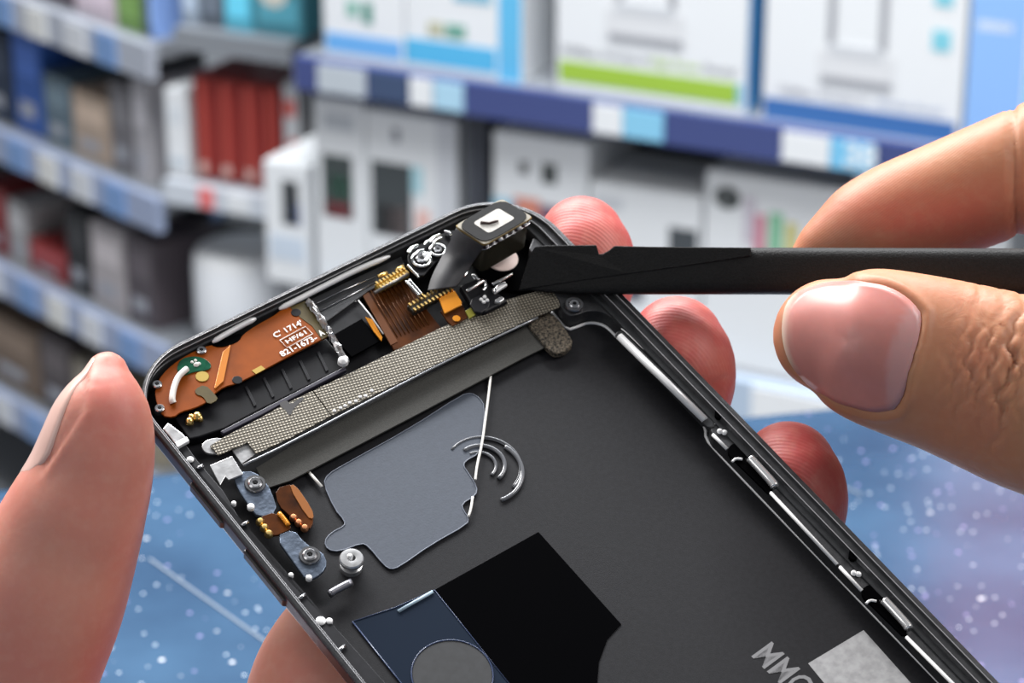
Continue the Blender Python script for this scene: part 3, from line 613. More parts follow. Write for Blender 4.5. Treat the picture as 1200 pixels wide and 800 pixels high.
# --- crumpled foil bracket
def foil(name, path, wmm, zz, seed):
    rnd = random.Random(seed); pts = [ph(x, y, z) for x, y, z in path]; pts = chaikin(pts, 2, False); bm = bmesh.new(); rows = []
    for i, p in enumerate(pts):
        a = pts[max(0, i-1)]; b2 = pts[min(len(pts)-1, i+1)]; d = (b2-a).normalized(); nn = Vector((-d.y, d.x, 0)).normalized()
        rows.append([bm.verts.new((p+nn*wmm*(k/4-.5)+Vector((0, 0, rnd.uniform(-.32, .32)+.25*(1-abs(k-2)))))*.001) for k in range(5)])
    for A, B in zip(rows, rows[1:]):
        for k in range(4): bm.faces.new((A[k], A[k+1], B[k+1], B[k]))
    o = obj(name, bm_mesh(bm, name), M_silver, phone); md = o.modifiers.new('s', 'SOLIDIFY'); md.thickness = .00015; return o
foil('foil_strip', [(361, 351, -.6), (369, 361, -.5), (377, 374, -.7), (384, 385, -.7), (391, 396, -1.1), (399, 411, -1.2), (406, 423, -1.1)], .85, 0, 3)
o = lathe('foil_rivet', 402, 423, -1.0, [(0, .5), (.35, .42), (.6, .2), (.65, -.3)], M_bright, phone, 14)
# --- dark glass window and its tray
plate('window_tray', [(374, 372), (420, 349), (446, 383), (402, 407)], -2.2, 0.5, M_dark, phone, 0, 0.1)
plate('window_glass', [(389, 393), (424, 373), (446, 399), (412, 418)], -2.05, 0.3, M_gblack, phone, 0, 0.05)
wire('window_edge', [(372, 369), (408, 353), (418, 353)], -1.9, 0.06, M_steel, phone, 1)
# --- brown flex tracks
bf = plate('ribbon_flex', [(424, 344), (436, 336), (470, 322), (482, 340), (500, 362), (520, 388), (486, 404), (462, 410), (448, 384)], -1.9, 0.35, M_brown, phone, 0, 0.05)
for t in np.linspace(0.08, 0.92, 9):
    a = (430+44*t, 340-17*t); b3 = (462+44*t, 396-17*t)
    wire('copper_track', [a, b3], -1.87, 0.07, mat('track', (0.13, 0.042, 0.006), 0.3, 0.4), bf, 0)
plate('amber_edge', [(424, 344), (431, 341), (466, 400), (458, 404)], -1.85, 0.2, mat('amber_flex2', (0.11, 0.032, 0.004), 0.3), bf, 0)
wire('bright_edge', [(420, 352), (433, 368), (449, 391)], -1.5, 0.09, M_bright, phone, 0)
plate('small_flex', [(428, 371), (436, 374), (448, 395), (447, 399), (438, 388)], -1.8, 0.2, M_kapton, phone, 0)
# --- board connectors with pins
def connector(name, a, b2, wmm, z, npin, mb):
    pa, pb = ph(*a, z), ph(*b2, z); d = (pb-pa); Ld = d.length; d.normalize(); n = Vector((-d.y, d.x, 0))
    root = prism_mm(name, [pa-n*wmm/2, pb-n*wmm/2, pb+n*wmm/2, pa+n*wmm/2], 0.7, mb, phone, 0.08)
    pm = box_mesh('pin', -.00012, .00012, -.00022, .00022, -.0001, .0003)
    for s in (-1, 1):
        for i in range(npin):
            p = pa+d*(Ld*(i+.5)/npin)+n*s*wmm*.36
            q = obj('pin', pm, M_gold, root); q.location = p*.001; q.rotation_euler = (0, 0, math.atan2(d.y, d.x))
connector('board_connector', (442, 336), (477, 317), 1.0, -0.9, 9, M_yellow)
connector('board_connector', (481, 362), (528, 336), 1.3, -0.9, 11, mat('connector_body', (0.02, 0.018, 0.015), 0.4))
wire('connector_rail', [(439, 343), (478, 321)], -0.8, 0.22, mat('rail_grey', (0.22, 0.21, 0.2), 0.35, 0.7), phone, 0)
for a, b2 in (((443, 324), (454, 320)), ((464, 317), (473, 312))):
    wire('gold_bar', [a, b2], -0.9, 0.25, M_gold, phone, 0)
plate('kapton_patch', [(514, 349), (533, 340), (541, 353), (541, 357), (521, 367)], -0.9, 0.3, M_kapton, phone, 0, 0.1)
plate('kapton_fold', [(516, 364), (541, 354), (548, 372), (530, 382), (524, 376)], -1.2, 0.3, M_brown, phone, 0, 0.05)
lathe('copper_spot', 535, 373, -1.1, [(0, .05), (.45, .05), (.5, 0)], M_kapton, phone, 14)
plate('olive_fold', [(545, 364), (552, 360), (558, 368), (550, 373)], -1.1, 0.4, mat('olive_bright', (0.20, 0.19, 0.02), 0.35), phone, 0, 0.05)
# --- chrome bracket cluster left of the camera
cb = plate('chrome_bracket', [(477, 298), (484, 290), (500, 282), (520, 272), (534, 268), (540, 280), (530, 292), (520, 300), (506, 312), (494, 326), (484, 316), (478, 308)], -0.7, 0.9, M_black, phone, 1, 0.15)
def ring(name, px, py, z, R, r, m, parent=phone, tx=0, ty=0):
    pts = [Vector((R*math.cos(a), R*math.sin(a), 0))*.001 for a in np.linspace(0, 2*math.pi, 20, False)]
    o = obj(name, tube_mesh(name, pts, r*.001, 8, True), m, parent, True); o.location = ph(px, py, z)*.001; o.rotation_euler = (tx, ty, 0); return o
ring('screw_ring', 494, 304, -.5, 1.15, .2, M_chrome, cb); ring('screw_ring', 513, 293, -.5, .95, .18, M_chrome, cb)
screw(494, 304, -.6, .75); screw(513, 293, -.6, .55); screw(538, 310, -.6, .9, washer=1.4)
rnd = random.Random(11)
for i, path in enumerate([[(478, 296), (483, 290), (490, 288)], [(498, 287), (500, 282), (505, 284)], [(503, 283), (508, 278), (516, 275)], [(521, 272), (526, 272), (528, 276)],
                          [(478, 311), (484, 318), (491, 325)], [(476, 330), (483, 337), (491, 346)], [(480, 329), (488, 338), (494, 345)], [(507, 285), (512, 281), (518, 279)],
                          [(539, 303), (545, 302), (551, 298)], [(538, 326), (546, 322), (549, 314)], [(486, 299), (490, 294), (497, 293)], [(498, 306), (503, 300), (505, 297)],
                          [(547, 341), (556, 336), (566, 329)], [(557, 327), (553, 323), (556, 320), (561, 328)], [(568, 329), (570, 336), (566, 340)], [(577, 333), (588, 328), (600, 321)],
                          [(580, 342), (580, 336), (592, 331)]]):
    wire('chrome_edge', path, -.35, (.24, .17, .2)[i % 3], M_chrome, phone, 2)
plate('chrome_tab', [(495, 298), (502, 294), (505, 300), (500, 306)], -.2, .4, M_silver, phone, 0, 0.1)
plate('chrome_tab', [(476, 330), (481, 326), (495, 343), (491, 348)], -.6, .4, M_silver, phone, 0, 0.1)
plate('chrome_tab', [(577, 338), (592, 331), (595, 333), (580, 343)], -.4, .4, M_bright, phone, 0, 0.1)
plate('chrome_tab', [(578, 352), (588, 346), (592, 350), (584, 355)], -.4, .5, M_silver, phone, 1, 0.1)
plate('lower_block', [(538, 334), (566, 324), (580, 340), (596, 352), (568, 366), (556, 362)], -0.75, 1.2, M_black, phone, 0, 0.3)
plate('lower_tab', [(548, 352), (566, 344), (577, 358), (559, 369)], -0.7, .6, M_dark, phone, 1, 0.1)
for a in ((564, 351), (568, 348), (567, 354), (571, 352)):
    lathe('silver_dot', a[0], a[1], -.65, [(0, .22), (.18, .18), (.25, 0)], M_bright, phone, 10)
# --- camera opening; pale disc paints in the lit finger skin behind it
plate('camera_surround', [(552, 288), (590, 262), (630, 262), (652, 285), (656, 318), (640, 340), (600, 342), (574, 334), (556, 314)], -2.75, 0.5, M_gblack, phone, 1, 0.1)
lathe('opening_skin_disc', 588, 303, -2.7, [(0, .12), (1.9, .12), (2.05, .05), (2.05, -.2)], M_openskin, phone, 32)
# --- grey ribbon rising to the camera
def ribbon(name, left, rightp, m, parent):
    bm = bmesh.new(); A = chaikin([ph(*p) for p in left], 2, False); B = chaikin([ph(*p) for p in rightp], 2, False)
    va = [bm.verts.new(p*.001) for p in A]; vb = [bm.verts.new(p*.001) for p in B]
    for i in range(len(va)-1): bm.faces.new((va[i], va[i+1], vb[i+1], vb[i]))
    o = obj(name, bm_mesh(bm, name), m, parent, True); md = o.modifiers.new('s', 'SOLIDIFY'); md.thickness = .0002; return o
ribbon('camera_ribbon', [(501, 341, -.5), (505, 326, -.3), (514, 308, .1), (523, 292, .6), (530, 279, 1.9), (535, 267, 3.8)], [(534, 336, -.5), (541, 328, -.3), (549, 316, .1), (556, 305, .6), (562, 297, 1.9), (567, 288, 3.8)], M_grib, phone)
# --- mesh tape, dark tape, foam
plate('mesh_tape', [(246, 522), (262, 512), (300, 492), (340, 470), (366, 458), (388, 487), (340, 513), (312, 526), (300, 531), (290, 518), (256, 533)], -1.35, 0.2, M_mesh, phone, 0, 0.03)
plate('mesh_tape', [(367, 457.5), (420, 432), (470, 407), (520, 382), (560, 366), (590, 352), (640, 338), (668, 340), (655, 360), (625, 372), (575, 395), (525, 420), (460, 452), (389, 486.5)], -1.35, 0.2, M_mesh, phone, 0, 0.03)
wire('tape_rail', [(285, 545), (340, 519), (460, 455.5), (525, 422), (580, 396), (630, 372)], -1.55, 0.16, mat('rail_metal', (0.3, 0.31, 0.33), 0.35, 0.8), phone, 1)
plate('dark_tape', [(300, 548), (340, 523), (460, 459), (580, 399), (628, 376), (648, 402), (612, 420), (480, 490), (340, 563), (312, 572)], -2.6, 0.25, M_tape, phone, 0, 0.04)
plate('ink_stain', [(326, 473), (335, 468), (341, 474), (352, 465), (358, 466), (344, 478), (340, 488), (334, 480)], -1.33, 0.05, mat('ink', (0.03, 0.028, 0.03), 0.6), phone, 1)
for k in range(8):
    x = 392+k*6.2; lathe('glitter', x+rnd.uniform(-1, 1), 481-k*3.1+rnd.uniform(-2, 2), -1.33, [(0, .12), (.15, .08), (.22, 0)], M_bright, phone, 8)
plate('rust_edge', [(493, 436), (516, 423), (532, 418), (560, 404), (556, 402), (520, 419), (500, 428)], -1.5, 0.15, M_brown, phone, 1)
fo = plate('foam_pad', [(617, 378), (628, 366), (640, 364), (652, 370), (668, 392), (672, 402), (664, 411), (652, 415), (643, 410), (625, 390)], -2.3, 0.9, M_foam, phone, 1, 0.2)
# --- clear adhesive film with a puck mould, thread and small strip
fpx = [(379, 566), (384, 556), (400, 546), (480, 502), (540, 463), (552, 460), (562, 466), (568, 476), (566, 510), (562, 531), (545, 540), (543, 546), (548, 553), (559, 570), (558, 580), (541, 590), (543, 598), (549, 606), (548, 614), (505, 638), (468, 664), (458, 667), (450, 662), (432, 640), (424, 636), (398, 646), (384, 644), (380, 634), (388, 624), (404, 616), (404, 610), (392, 596)]
ff = plate('adhesive_film', fpx, ZF+.18, 0.12, M_film, phone, 1)
pts = [p for p in [ph(x, y, ZF+.2)*.001 for x, y in fpx]]
obj('film_border', tube_mesh('film_border', chaikin(pts, 1), .00007, 6, True), M_filmedge, ff, True)
M_ringm = mat('clear_ridge', (0.15, 0.155, 0.17), 0.2, 0.1, coat=0.5)
def arc(cx, cy, Rmm, a0, a1, z, r, m, name='puck_ring', parent=phone):
    c = ph(cx, cy, z); pts = [(c+Vector((Rmm*math.cos(a), Rmm*math.sin(a), 0)))*.001 for a in np.linspace(math.radians(a0), math.radians(a1), 32)]
    return obj(name, tube_mesh(name, pts, r*.001, 8), m, parent, True)
arc(567, 547, 4.4, -75, 112, ZF+.15, .16, M_ringm); arc(567, 547, 4.15, -75, 105, ZF+.12, .06, M_ringm); arc(564, 544, 2.75, -80, 100, ZF+.15, .26, M_ringm); arc(562, 545, 1.9, -80, 90, ZF+.1, .2, M_ringm); arc(567, 552, 4.5, -100, 20, ZF+.1, .28, M_ringm)
wire('white_thread', [(575, 440), (573, 460), (569, 490), (565, 520), (559, 545), (557, 562)], ZF+.5, 0.15, M_print, phone, 2)
wire('white_thread', [(554, 582), (552, 596), (549, 605)], ZF+.4, 0.15, M_print, phone, 1)
wire('white_thread', [(362, 553), (377, 570)], ZF+.4, 0.18, M_print, phone, 0)
# --- black sticker and blue film
plate('black_sticker', [(509, 691), (631, 623), (728, 731), (712, 748), (702, 775), (700, 800), (705, 840), (640, 880), (600, 805)], ZF+.1, 0.1, M_gblack, phone, 0)
bfm = plate('blue_film', [(413, 728), (462, 712), (509, 691), (600, 805), (640, 870), (560, 900), (470, 800)], ZF+.12, 0.1, M_bfilm, phone, 0)
wire('film_border', [(413, 728), (462, 712), (509, 691), (600, 805)], ZF+.15, 0.06, M_bfilmedge, bfm, 0)
wire('film_border', [(413, 728), (470, 800), (560, 900)], ZF+.15, 0.08, M_bfilmedge, bfm, 0)
wire('light_stripe', [(467, 716), (507, 693)], ZF+.2, 0.2, mat('pale_stripe', (0.42, 0.55, 0.66), 0.4), bfm, 0)
lathe('disc', 530, 790, ZF+.14, [(0, .05), (4.3, .05), (4.4, 0)], mat('disc_grey', (.016, .017, .02), .6, 0, .2, 900), bfm, 40)
c = ph(530, 790, ZF+.2)
obj('disc_border', tube_mesh('disc_border', [(c+Vector((4.45*math.cos(a), 4.45*math.sin(a), 0)))*.001 for a in np.linspace(0, 6.283, 48, False)], .00008, 6, True), M_bfilmedge, bfm, True)
# --- laser-etched marks: plain square where a code stands, and the characters
plate('etched_square', [(947, 777), (1012, 738), (1112, 850), (1040, 890)], ZF+.03, 0.03, M_etch, phone, 0)
print_text('MMOZ0', (880, 769), (962, 848), 3.3, ZF+.04, M_etchtext, phone, 'etched_text', .01)

# ------------------------------------------------------------------ camera module being prised up
def camera_module():
    t = thing('camera_module', 'small square camera module with black tape and silver label lifted by the black pry tool', 'camera part', Matrix.Translation(phw(585, 300, -1)))
    base = t.matrix_world.inverted()
    # top face corners: pixel + height above rim
    top = [(533, 264), (568, 287), (625, 254), (588, 232)]
    T = [lw(*ph(x, y, 4.2)) for x, y in top]
    nrm = ((T[1]-T[0]).cross(T[3]-T[0])).normalized()
    if nrm.z < 0: nrm = -nrm
    c = sum(T, Vector())/4
    def slab(name, sc, h0, h1, m, parent=None, rnd=0.0, bev=0):
        P = [c+(p-c)*sc for p in T]
        if rnd:
            Q = []
            for i in range(4):
                a, p, b2 = P[i-1], P[i], P[(i+1) % 4]
                for k in range(5):
                    s = k/4; pa = p+(a-p)*rnd; pb = p+(b2-p)*rnd
                    Q.append(pa*(1-s)**2+p*2*s*(1-s)+pb*s*s)
            P = Q
        bm = bmesh.new(); A = [bm.verts.new(base@(p+nrm*h1*.001)) for p in P]; B = [bm.verts.new(base@(p+nrm*h0*.001)) for p in P]; n = len(P)
        bm.faces.new(A); bm.faces.new(B)
        for i in range(n): bm.faces.new((A[i], B[i], B[(i+1) % n], A[(i+1) % n]))
        o = obj(name, bm_mesh(bm, name), m, parent or t)
        if bev: bevel(o, bev)
        return o
    slab('module_can', .93, -5.4, -1.1, M_mod, rnd=.12, bev=.1)
    slab('can_flange', .99, -1.25, -1.05, M_steel, rnd=.1, bev=.05)
    slab('middle_board', .93, -1.05, -.35, mat('board_purple', (0.03, 0.015, 0.025), .3), rnd=.06)
    slab('top_board', 1.0, -.35, -.12, mat('gold_board', (.28, .20, .07), .35, .6), rnd=.08, bev=.03)
    slab('top_cover', .985, -.12, -.02, mat('cream_cover', (.38, .35, .29), .4, .4), rnd=.1)
    tp = slab('black_tape', .96, -.02, .10, mat('tape_black', (.012, .012, .013), .6, 0, .2, 900, spec=.25), rnd=.28)
    lb = slab('label', .54, .10, .13, M_label, tp, rnd=.14)
    # dark scratch on the label
    m0 = [lw(*ph(x, y, 4.35)) for x, y in ((563, 261), (567, 261.5), (573, 262), (580, 260), (584, 259))]
    obj('label_mark', tube_mesh('label_mark', [base@(p+nrm*.00008) for p in m0], 0, 8, False, [.00022, .0002, .00017, .00017, .00008]), mat('mark_dark', (.05, .025, .02), .5), tp, True)
    # solder bits on the right-hand side
    r2 = random.Random(4)
    for k in range(7):
        s = .08+.13*k; p = T[1].lerp(T[2], s)-nrm*.0007+(T[1]-T[0]).normalized()*(-.0001)
        o = obj('solder_bit', lathe_mesh('solder_bit', [(0, .0003), (.0002, .00022), (.0003, 0), (.0002, -.0002), (0, -.0003)], 8), M_bright, t, True); o.location = base@p; o.scale = (r2.uniform(.5, 1.3), r2.uniform(.5, 1.2), r2.uniform(.5, 1.2))
camera_module()

# ------------------------------------------------------------------ black pry tool
def pry_tool():
    # profile: pixel x, top y, bottom y (front face), thickness mm
    t = thing('pry_tool', 'black nylon pry tool with flattened blade and notch touching the camera module', 'tool', Matrix.Translation(at(900, 318, .309*DS)))
    base = t.matrix_world.inverted()
    def dep(x): return (.3195-.0000135*(x-610))*DS
    bm = bmesh.new()
    # blade with notch: flat prism
    def fd(x): return .0009+.0018*max(0, min(1, (x-700)/170))
    out = [(608, 340), (611, 330), (620, 300), (627, 289), (640, 287.5), (699, 287), (702, 298), (707, 297), (714, 293), (720, 288), (760, 289), (880, 290), (880, 300), (800, 312), (735, 321), (680, 329), (640, 335)]
    fr = [base@at(x, y, dep(x)-fd(x)) for x, y in out]; bk = [base@at(x, y, dep(x)+.0006) for x, y in out]
    A = [bm.verts.new(p) for p in fr]; B = [bm.verts.new(p) for p in bk]; n = len(A); bm.faces.new(A); bm.faces.new(B)
    for i in range(n): bm.faces.new((A[i], B[i], B[(i+1) % n], A[(i+1) % n]))
    o = obj('blade', bm_mesh(bm, 'blade'), M_spud, t); bevel(o, .12, 2)
    # bevelled belly of the blade and the shaft, one loft
    bm = bmesh.new(); rings = []
    secs = [(612, 334, 339, .5, .3), (640, 326, 342.5, .75, .6), (680, 316, 344.5, .8, 1.0), (730, 300, 345, 1.1, 1.6), (800, 290.5, 345, 1.8, 2.4), (900, 290, 345, 2.7, 2.7), (1100, 290.5, 346, 2.7, 2.7), (1400, 292, 348, 2.7, 2.7), (1520, 294, 346, 2.0, 2.0)]
    for x, y0, y1, hf, hb in secs:
        c = at(x, (y0+y1)/2, dep(x)); rv = (y1-y0)/2*dep(x)/FPX; ring_ = []
        for k in range(24):
            a = 2*math.pi*k/24; ca, sa = math.cos(a), math.sin(a); e = .55
            cx = math.copysign(abs(ca)**e, ca); sx = math.copysign(abs(sa)**e, sa)
            h = hf if cx > 0 else hb
            ring_.append(bm.verts.new(base@(c-AF*(cx*h*.001)+AD*(sx*rv))))
        rings.append(ring_)
    for A, B in zip(rings, rings[1:]):
        for k in range(24): bm.faces.new((A[k], A[(k+1) % 24], B[(k+1) % 24], B[k]))
    bm.faces.new(rings[0]); bm.faces.new(rings[-1])
    o = obj('shaft', bm_mesh(bm, 'shaft'), M_spud, t); autosmooth(o, 45)
pry_tool()

# ------------------------------------------------------------------ hands
def skin_mat(name, c_base, c_flush, c_pale):
    m = bpy.data.materials.new(name); m.use_nodes = True; nt = m.node_tree; N = nt.nodes; L = nt.links; b = N['Principled BSDF']
    tc = N.new('ShaderNodeTexCoord')
    def noise(sc, det=4):
        n = N.new('ShaderNodeTexNoise'); n.inputs['Scale'].default_value = sc; n.inputs['Detail'].default_value = det; L.new(tc.outputs['Object'], n.inputs[0]); return n
    n1 = noise(90); n2 = noise(700)
    at_ = N.new('ShaderNodeAttribute'); at_.attribute_name = 'flush'
    ad = N.new('ShaderNodeMath'); ad.operation = 'MULTIPLY_ADD'; L.new(n1.outputs['Fac'], ad.inputs[0]); ad.inputs[1].default_value = 0.9; L.new(at_.outputs['Fac'], ad.inputs[2])
    sb = N.new('ShaderNodeMath'); sb.operation = 'SUBTRACT'; L.new(ad.outputs[0], sb.inputs[0]); sb.inputs[1].default_value = 0.42; sb.use_clamp = True
    mx = N.new('ShaderNodeMix'); mx.data_type = 'RGBA'; L.new(sb.outputs[0], mx.inputs[0]); mx.inputs[6].default_value = (*c_base, 1); mx.inputs[7].default_value = (*c_flush, 1)
    mp = N.new('ShaderNodeMapRange'); L.new(n2.outputs['Fac'], mp.inputs[0]); mp.inputs[1].default_value = .45; mp.inputs[2].default_value = .8; mp.inputs[3].default_value = 0; mp.inputs[4].default_value = .25
    mx2 = N.new('ShaderNodeMix'); mx2.data_type = 'RGBA'; L.new(mp.outputs[0], mx2.inputs[0]); L.new(mx.outputs[2], mx2.inputs[6]); mx2.inputs[7].default_value = (*c_pale, 1)
    L.new(mx2.outputs[2], b.inputs['Base Color'])
    b.inputs['Roughness'].default_value = .5; b.inputs['Specular IOR Level'].default_value = .4
    b.inputs['Subsurface Weight'].default_value = .35; b.inputs['Subsurface Radius'].default_value = (1, .35, .18); b.inputs['Subsurface Scale'].default_value = .0025
    # ridges (fingerprints) along the stored phase, fine pores elsewhere
    rp = N.new('ShaderNodeAttribute'); rp.attribute_name = 'ridge'; rw = N.new('ShaderNodeAttribute'); rw.attribute_name = 'ridgew'
    s = N.new('ShaderNodeMath'); s.operation = 'SINE'; L.new(rp.outputs['Fac'], s.inputs[0])
    m1 = N.new('ShaderNodeMath'); m1.operation = 'MULTIPLY'; L.new(s.outputs[0], m1.inputs[0]); L.new(rw.outputs['Fac'], m1.inputs[1])
    cr = N.new('ShaderNodeAttribute'); cr.attribute_name = 'crease'
    wv = noise(420, 5); wv.inputs['Distortion'].default_value = 1.2
    m2 = N.new('ShaderNodeMath'); m2.operation = 'MULTIPLY_ADD'; L.new(wv.outputs['Fac'], m2.inputs[0]); L.new(cr.outputs['Fac'], m2.inputs[1]); L.new(m1.outputs[0], m2.inputs[2])
    bp = N.new('ShaderNodeBump'); bp.inputs['Strength'].default_value = .55; bp.inputs['Distance'].default_value = .0002
    L.new(m2.outputs[0], bp.inputs['Height']); L.new(bp.outputs[0], b.inputs['Normal'])
    return m
def limb_into(bm, nodes, flat=1.0, fdir=None, seg=28):
    """nodes: (Vector m, radius m); flat scales the radius along fdir"""
    P = [n[0] for n in nodes]; R = [n[1] for n in nodes]
    # dense Catmull-Rom
    pts = []; rr = []
    n = len(P)
    for i in range(n-1):
        p0, p1, p2, p3 = P[max(0, i-1)], P[i], P[i+1], P[min(n-1, i+2)]; r0, r1, r2, r3 = R[max(0, i-1)], R[i], R[i+1], R[min(n-1, i+2)]
        for k in range(8):
            t = k/8; f = lambda a, b, c, d: 0.5*((2*b)+(-1*a+c)*t+(2*a-5*b+4*c-d)*t*t+(-1*a+3*b-3*c+d)*t**3)
            pts.append(f(p0, p1, p2, p3)); rr.append(f(r0, r1, r2, r3))
    pts.append(P[-1]); rr.append(R[-1])
    # round caps
    d0 = (pts[0]-pts[1]).normalized(); d1 = (pts[-1]-pts[-2]).normalized()
    cap0 = [(pts[0]+d0*rr[0]*math.sin(a), rr[0]*math.cos(a)) for a in np.linspace(1.50, .2, 8)]
    cap1 = [(pts[-1]+d1*rr[-1]*math.sin(a), rr[-1]*math.cos(a)) for a in np.linspace(.2, 1.50, 8)]
    allp = cap0+list(zip(pts, rr))+cap1; rings = []
    for i, (p, r) in enumerate(allp):
        a = allp[max(0, i-1)][0]; b2 = allp[min(len(allp)-1, i+1)][0]; t = (b2-a).normalized()
        if fdir is not None: u = (fdir-t*fdir.dot(t)).normalized()
        else: u = t.orthogonal().normalized() if i == 0 else (pu-t*pu.dot(t)).normalized()
        pu = u; v = t.cross(u)
        rings.append([bm.verts.new(p+(u*math.cos(k*2*math.pi/seg)*flat+v*math.sin(k*2*math.pi/seg))*r) for k in range(seg)])
    for A, B in zip(rings, rings[1:]):
        for k in range(seg): bm.faces.new((A[k], A[(k+1) % seg], B[(k+1) % seg], B[k]))
    bm.faces.new(rings[0][::-1]); bm.faces.new(rings[-1])
    return list(zip(pts, rr))
def nd(px, py, d, rpx): return (at(px, py, d*DS), rpx*d*DS/FPX)
def build_hand(limbs, origin, m, label, smooth=8, voxel=.0007):
    bm = bmesh.new(); axes = []
    for L_ in limbs: axes.append(limb_into(bm, L_['n'], L_.get('flat', 1), L_.get('dir')))
    me = bpy.data.meshes.new('tmp'); bmesh.ops.recalc_face_normals(bm, faces=bm.faces); bm.to_mesh(me); bm.free()
    t = bpy.data.objects.new('tmp', me); COL.objects.link(t)
    md = t.modifiers.new('r', 'REMESH'); md.mode = 'VOXEL'; md.voxel_size = voxel
    s = t.modifiers.new('s', 'SMOOTH'); s.factor = .5; s.iterations = smooth
    dg = bpy.context.evaluated_depsgraph_get(); out = bpy.data.meshes.new_from_object(t.evaluated_get(dg)); bpy.data.objects.remove(t)
    n = len(out.vertices); co = np.empty(n*3); out.vertices.foreach_get('co', co); co = co.reshape(-1, 3)
    no = np.empty(n*3); out.vertices.foreach_get('normal', no); no = no.reshape(-1, 3)
    return out, co, no, axes
def finish_hand(name, me, co, origin, m, label, flush, ridge, ridgew, crease):
    co = co-np.array(origin); me.vertices.foreach_set('co', co.ravel())
    for nm, arr in (('flush', flush), ('ridge', ridge), ('ridgew', ridgew), ('crease', crease)):
        a = me.attributes.new(nm, 'FLOAT', 'POINT'); a.data.foreach_set('value', arr.astype(np.float32))
    me.update(); me.name = name; me.materials.clear(); me.materials.append(m)
    o = obj(name, me, None, None, True); o.location = origin
    return tag(o, label, 'hand')
SK_R = skin_mat('skin_warm', (0.53, 0.245, 0.130), (0.58, 0.15, 0.10), (0.62, 0.34, 0.21))
SK_L = skin_mat('skin_pink', (0.63, 0.295, 0.215), (0.57, 0.10, 0.095), (0.70, 0.40, 0.31))
M_nail = mat('nail', (0.66, 0.25, 0.22), 0.36, 0, 0.10, 150, coat=0.08)
bsdf(M_nail).inputs['Subsurface Weight'].default_value = .3; bsdf(M_nail).inputs['Subsurface Scale'].default_value = .0015
def nail_tones(m):
    nt = m.node_tree; N = nt.nodes; L = nt.links; b = N['Principled BSDF']; prev = b.inputs['Base Color'].links[0].from_socket
    for nm_, c in (('lunula', (.70, .47, .48)), ('tip', (.80, .58, .48))):
        a = N.new('ShaderNodeAttribute'); a.attribute_name = nm_
        mx = N.new('ShaderNodeMix'); mx.data_type = 'RGBA'; L.new(a.outputs['Fac'], mx.inputs[0]); L.new(prev, mx.inputs[6]); mx.inputs[7].default_value = (*c, 1); prev = mx.outputs[2]
    L.new(prev, b.inputs['Base Color'])
nail_tones(M_nail)
def smoothstep(x, a, b):
    t = np.clip((x-a)/(b-a), 0, 1); return t*t*(3-2*t)
def proj(co):
    rel = co-np.array(CAMP); z = rel@np.array(AF); return rel@np.array(AX)/z*FPX+600, rel@np.array(AD)/z*FPX+400, z

# right hand: thumb in front of the tool, index finger behind it
td = .3035
rl = [
    {'n': [nd(972, 393, .3055, 68), nd(988, 397, .305, 82), nd(1015, 403, .304, 92), nd(1060, 415, td, 98), nd(1110, 429, td, 103), nd(1150, 442, td-.0005, 108), nd(1200, 459, td-.001, 114), nd(1280, 488, td-.002, 116), nd(1380, 528, td-.003, 122), nd(1500, 590, td, 150)], 'flat': .74, 'dir': AF},
    {'n': [nd(942, 309, .3225, 24), nd(962, 297, .3225, 40), nd(1000, 282, .3225, 61), nd(1050, 258, .3225, 68), nd(1110, 234, .3225, 70), nd(1170, 210, .3225, 72), nd(1215, 192, .323, 73), nd(1300, 165, .325, 80), nd(1420, 160, .328, 86), nd(1540, 230, .33, 95)], 'flat': .85, 'dir': AF},
    {'n': [nd(1440, 600, .315, 150), nd(1530, 420, .322, 165), nd(1560, 250, .33, 120)]},
    {'n': [nd(1470, 380, .345, 75), nd(1380, 300, .36, 70), nd(1300, 330, .372, 62)]},
    {'n': [nd(1470, 460, .355, 75), nd(1390, 400, .375, 68), nd(1310, 420, .385, 60)]},
    {'n': [nd(1480, 540, .36, 70), nd(1420, 500, .38, 60), nd(1350, 510, .388, 52)]},
    {'n': [nd(1520, 450, .325, 170), nd(1650, 640, .33, 190), nd(1850, 820, .33, 170), nd(2100, 1000, .33, 180)], 'flat': .7, 'dir': AF},
]
org = at(1200, 430, .306*DS)
me, co, no, axes = build_hand(rl, org, SK_R, '', 40, .00045)
px, py, dz = proj(co)
front = dz < .3125*DS
# nail bed: traced outline on the thumb tip, pressed in a little, with a raised fold round the root
nail_px = [(919, 353), (930, 341), (950, 333), (985, 327), (1020, 329), (1050, 337), (1072, 352), (1083, 366), (1081, 388), (1074, 414), (1066, 440), (1061, 466), (1052, 482), (1030, 486), (1000, 480), (966, 466), (938, 446), (923, 426), (915, 402), (914, 374)]
ncx, ncy = 995, 400
def outline_r(pxs, cx, cy, th):
    a = np.array([math.atan2(y-cy, x-cx) for x, y in pxs]); r = np.array([math.hypot(x-cx, y-cy) for x, y in pxs]); o_ = np.argsort(a); a, r = a[o_], r[o_]
    a = np.concatenate([a-2*np.pi, a, a+2*np.pi]); r = np.concatenate([r, r, r]); return np.interp(th, a, r)
th = np.arctan2(py-ncy, px-ncx); rho = np.hypot(px-ncx, py-ncy)/outline_r(nail_px, ncx, ncy, th)
facing = (no@np.array(AF)) < 0.6
prox = smoothstep(px, 930, 1060)
fold = np.exp(-((rho-1.05)/.05)**2)*(.30*prox)*front*facing
press = (1-smoothstep(rho, .90, .975))*.8*front*facing
disp = fold-press
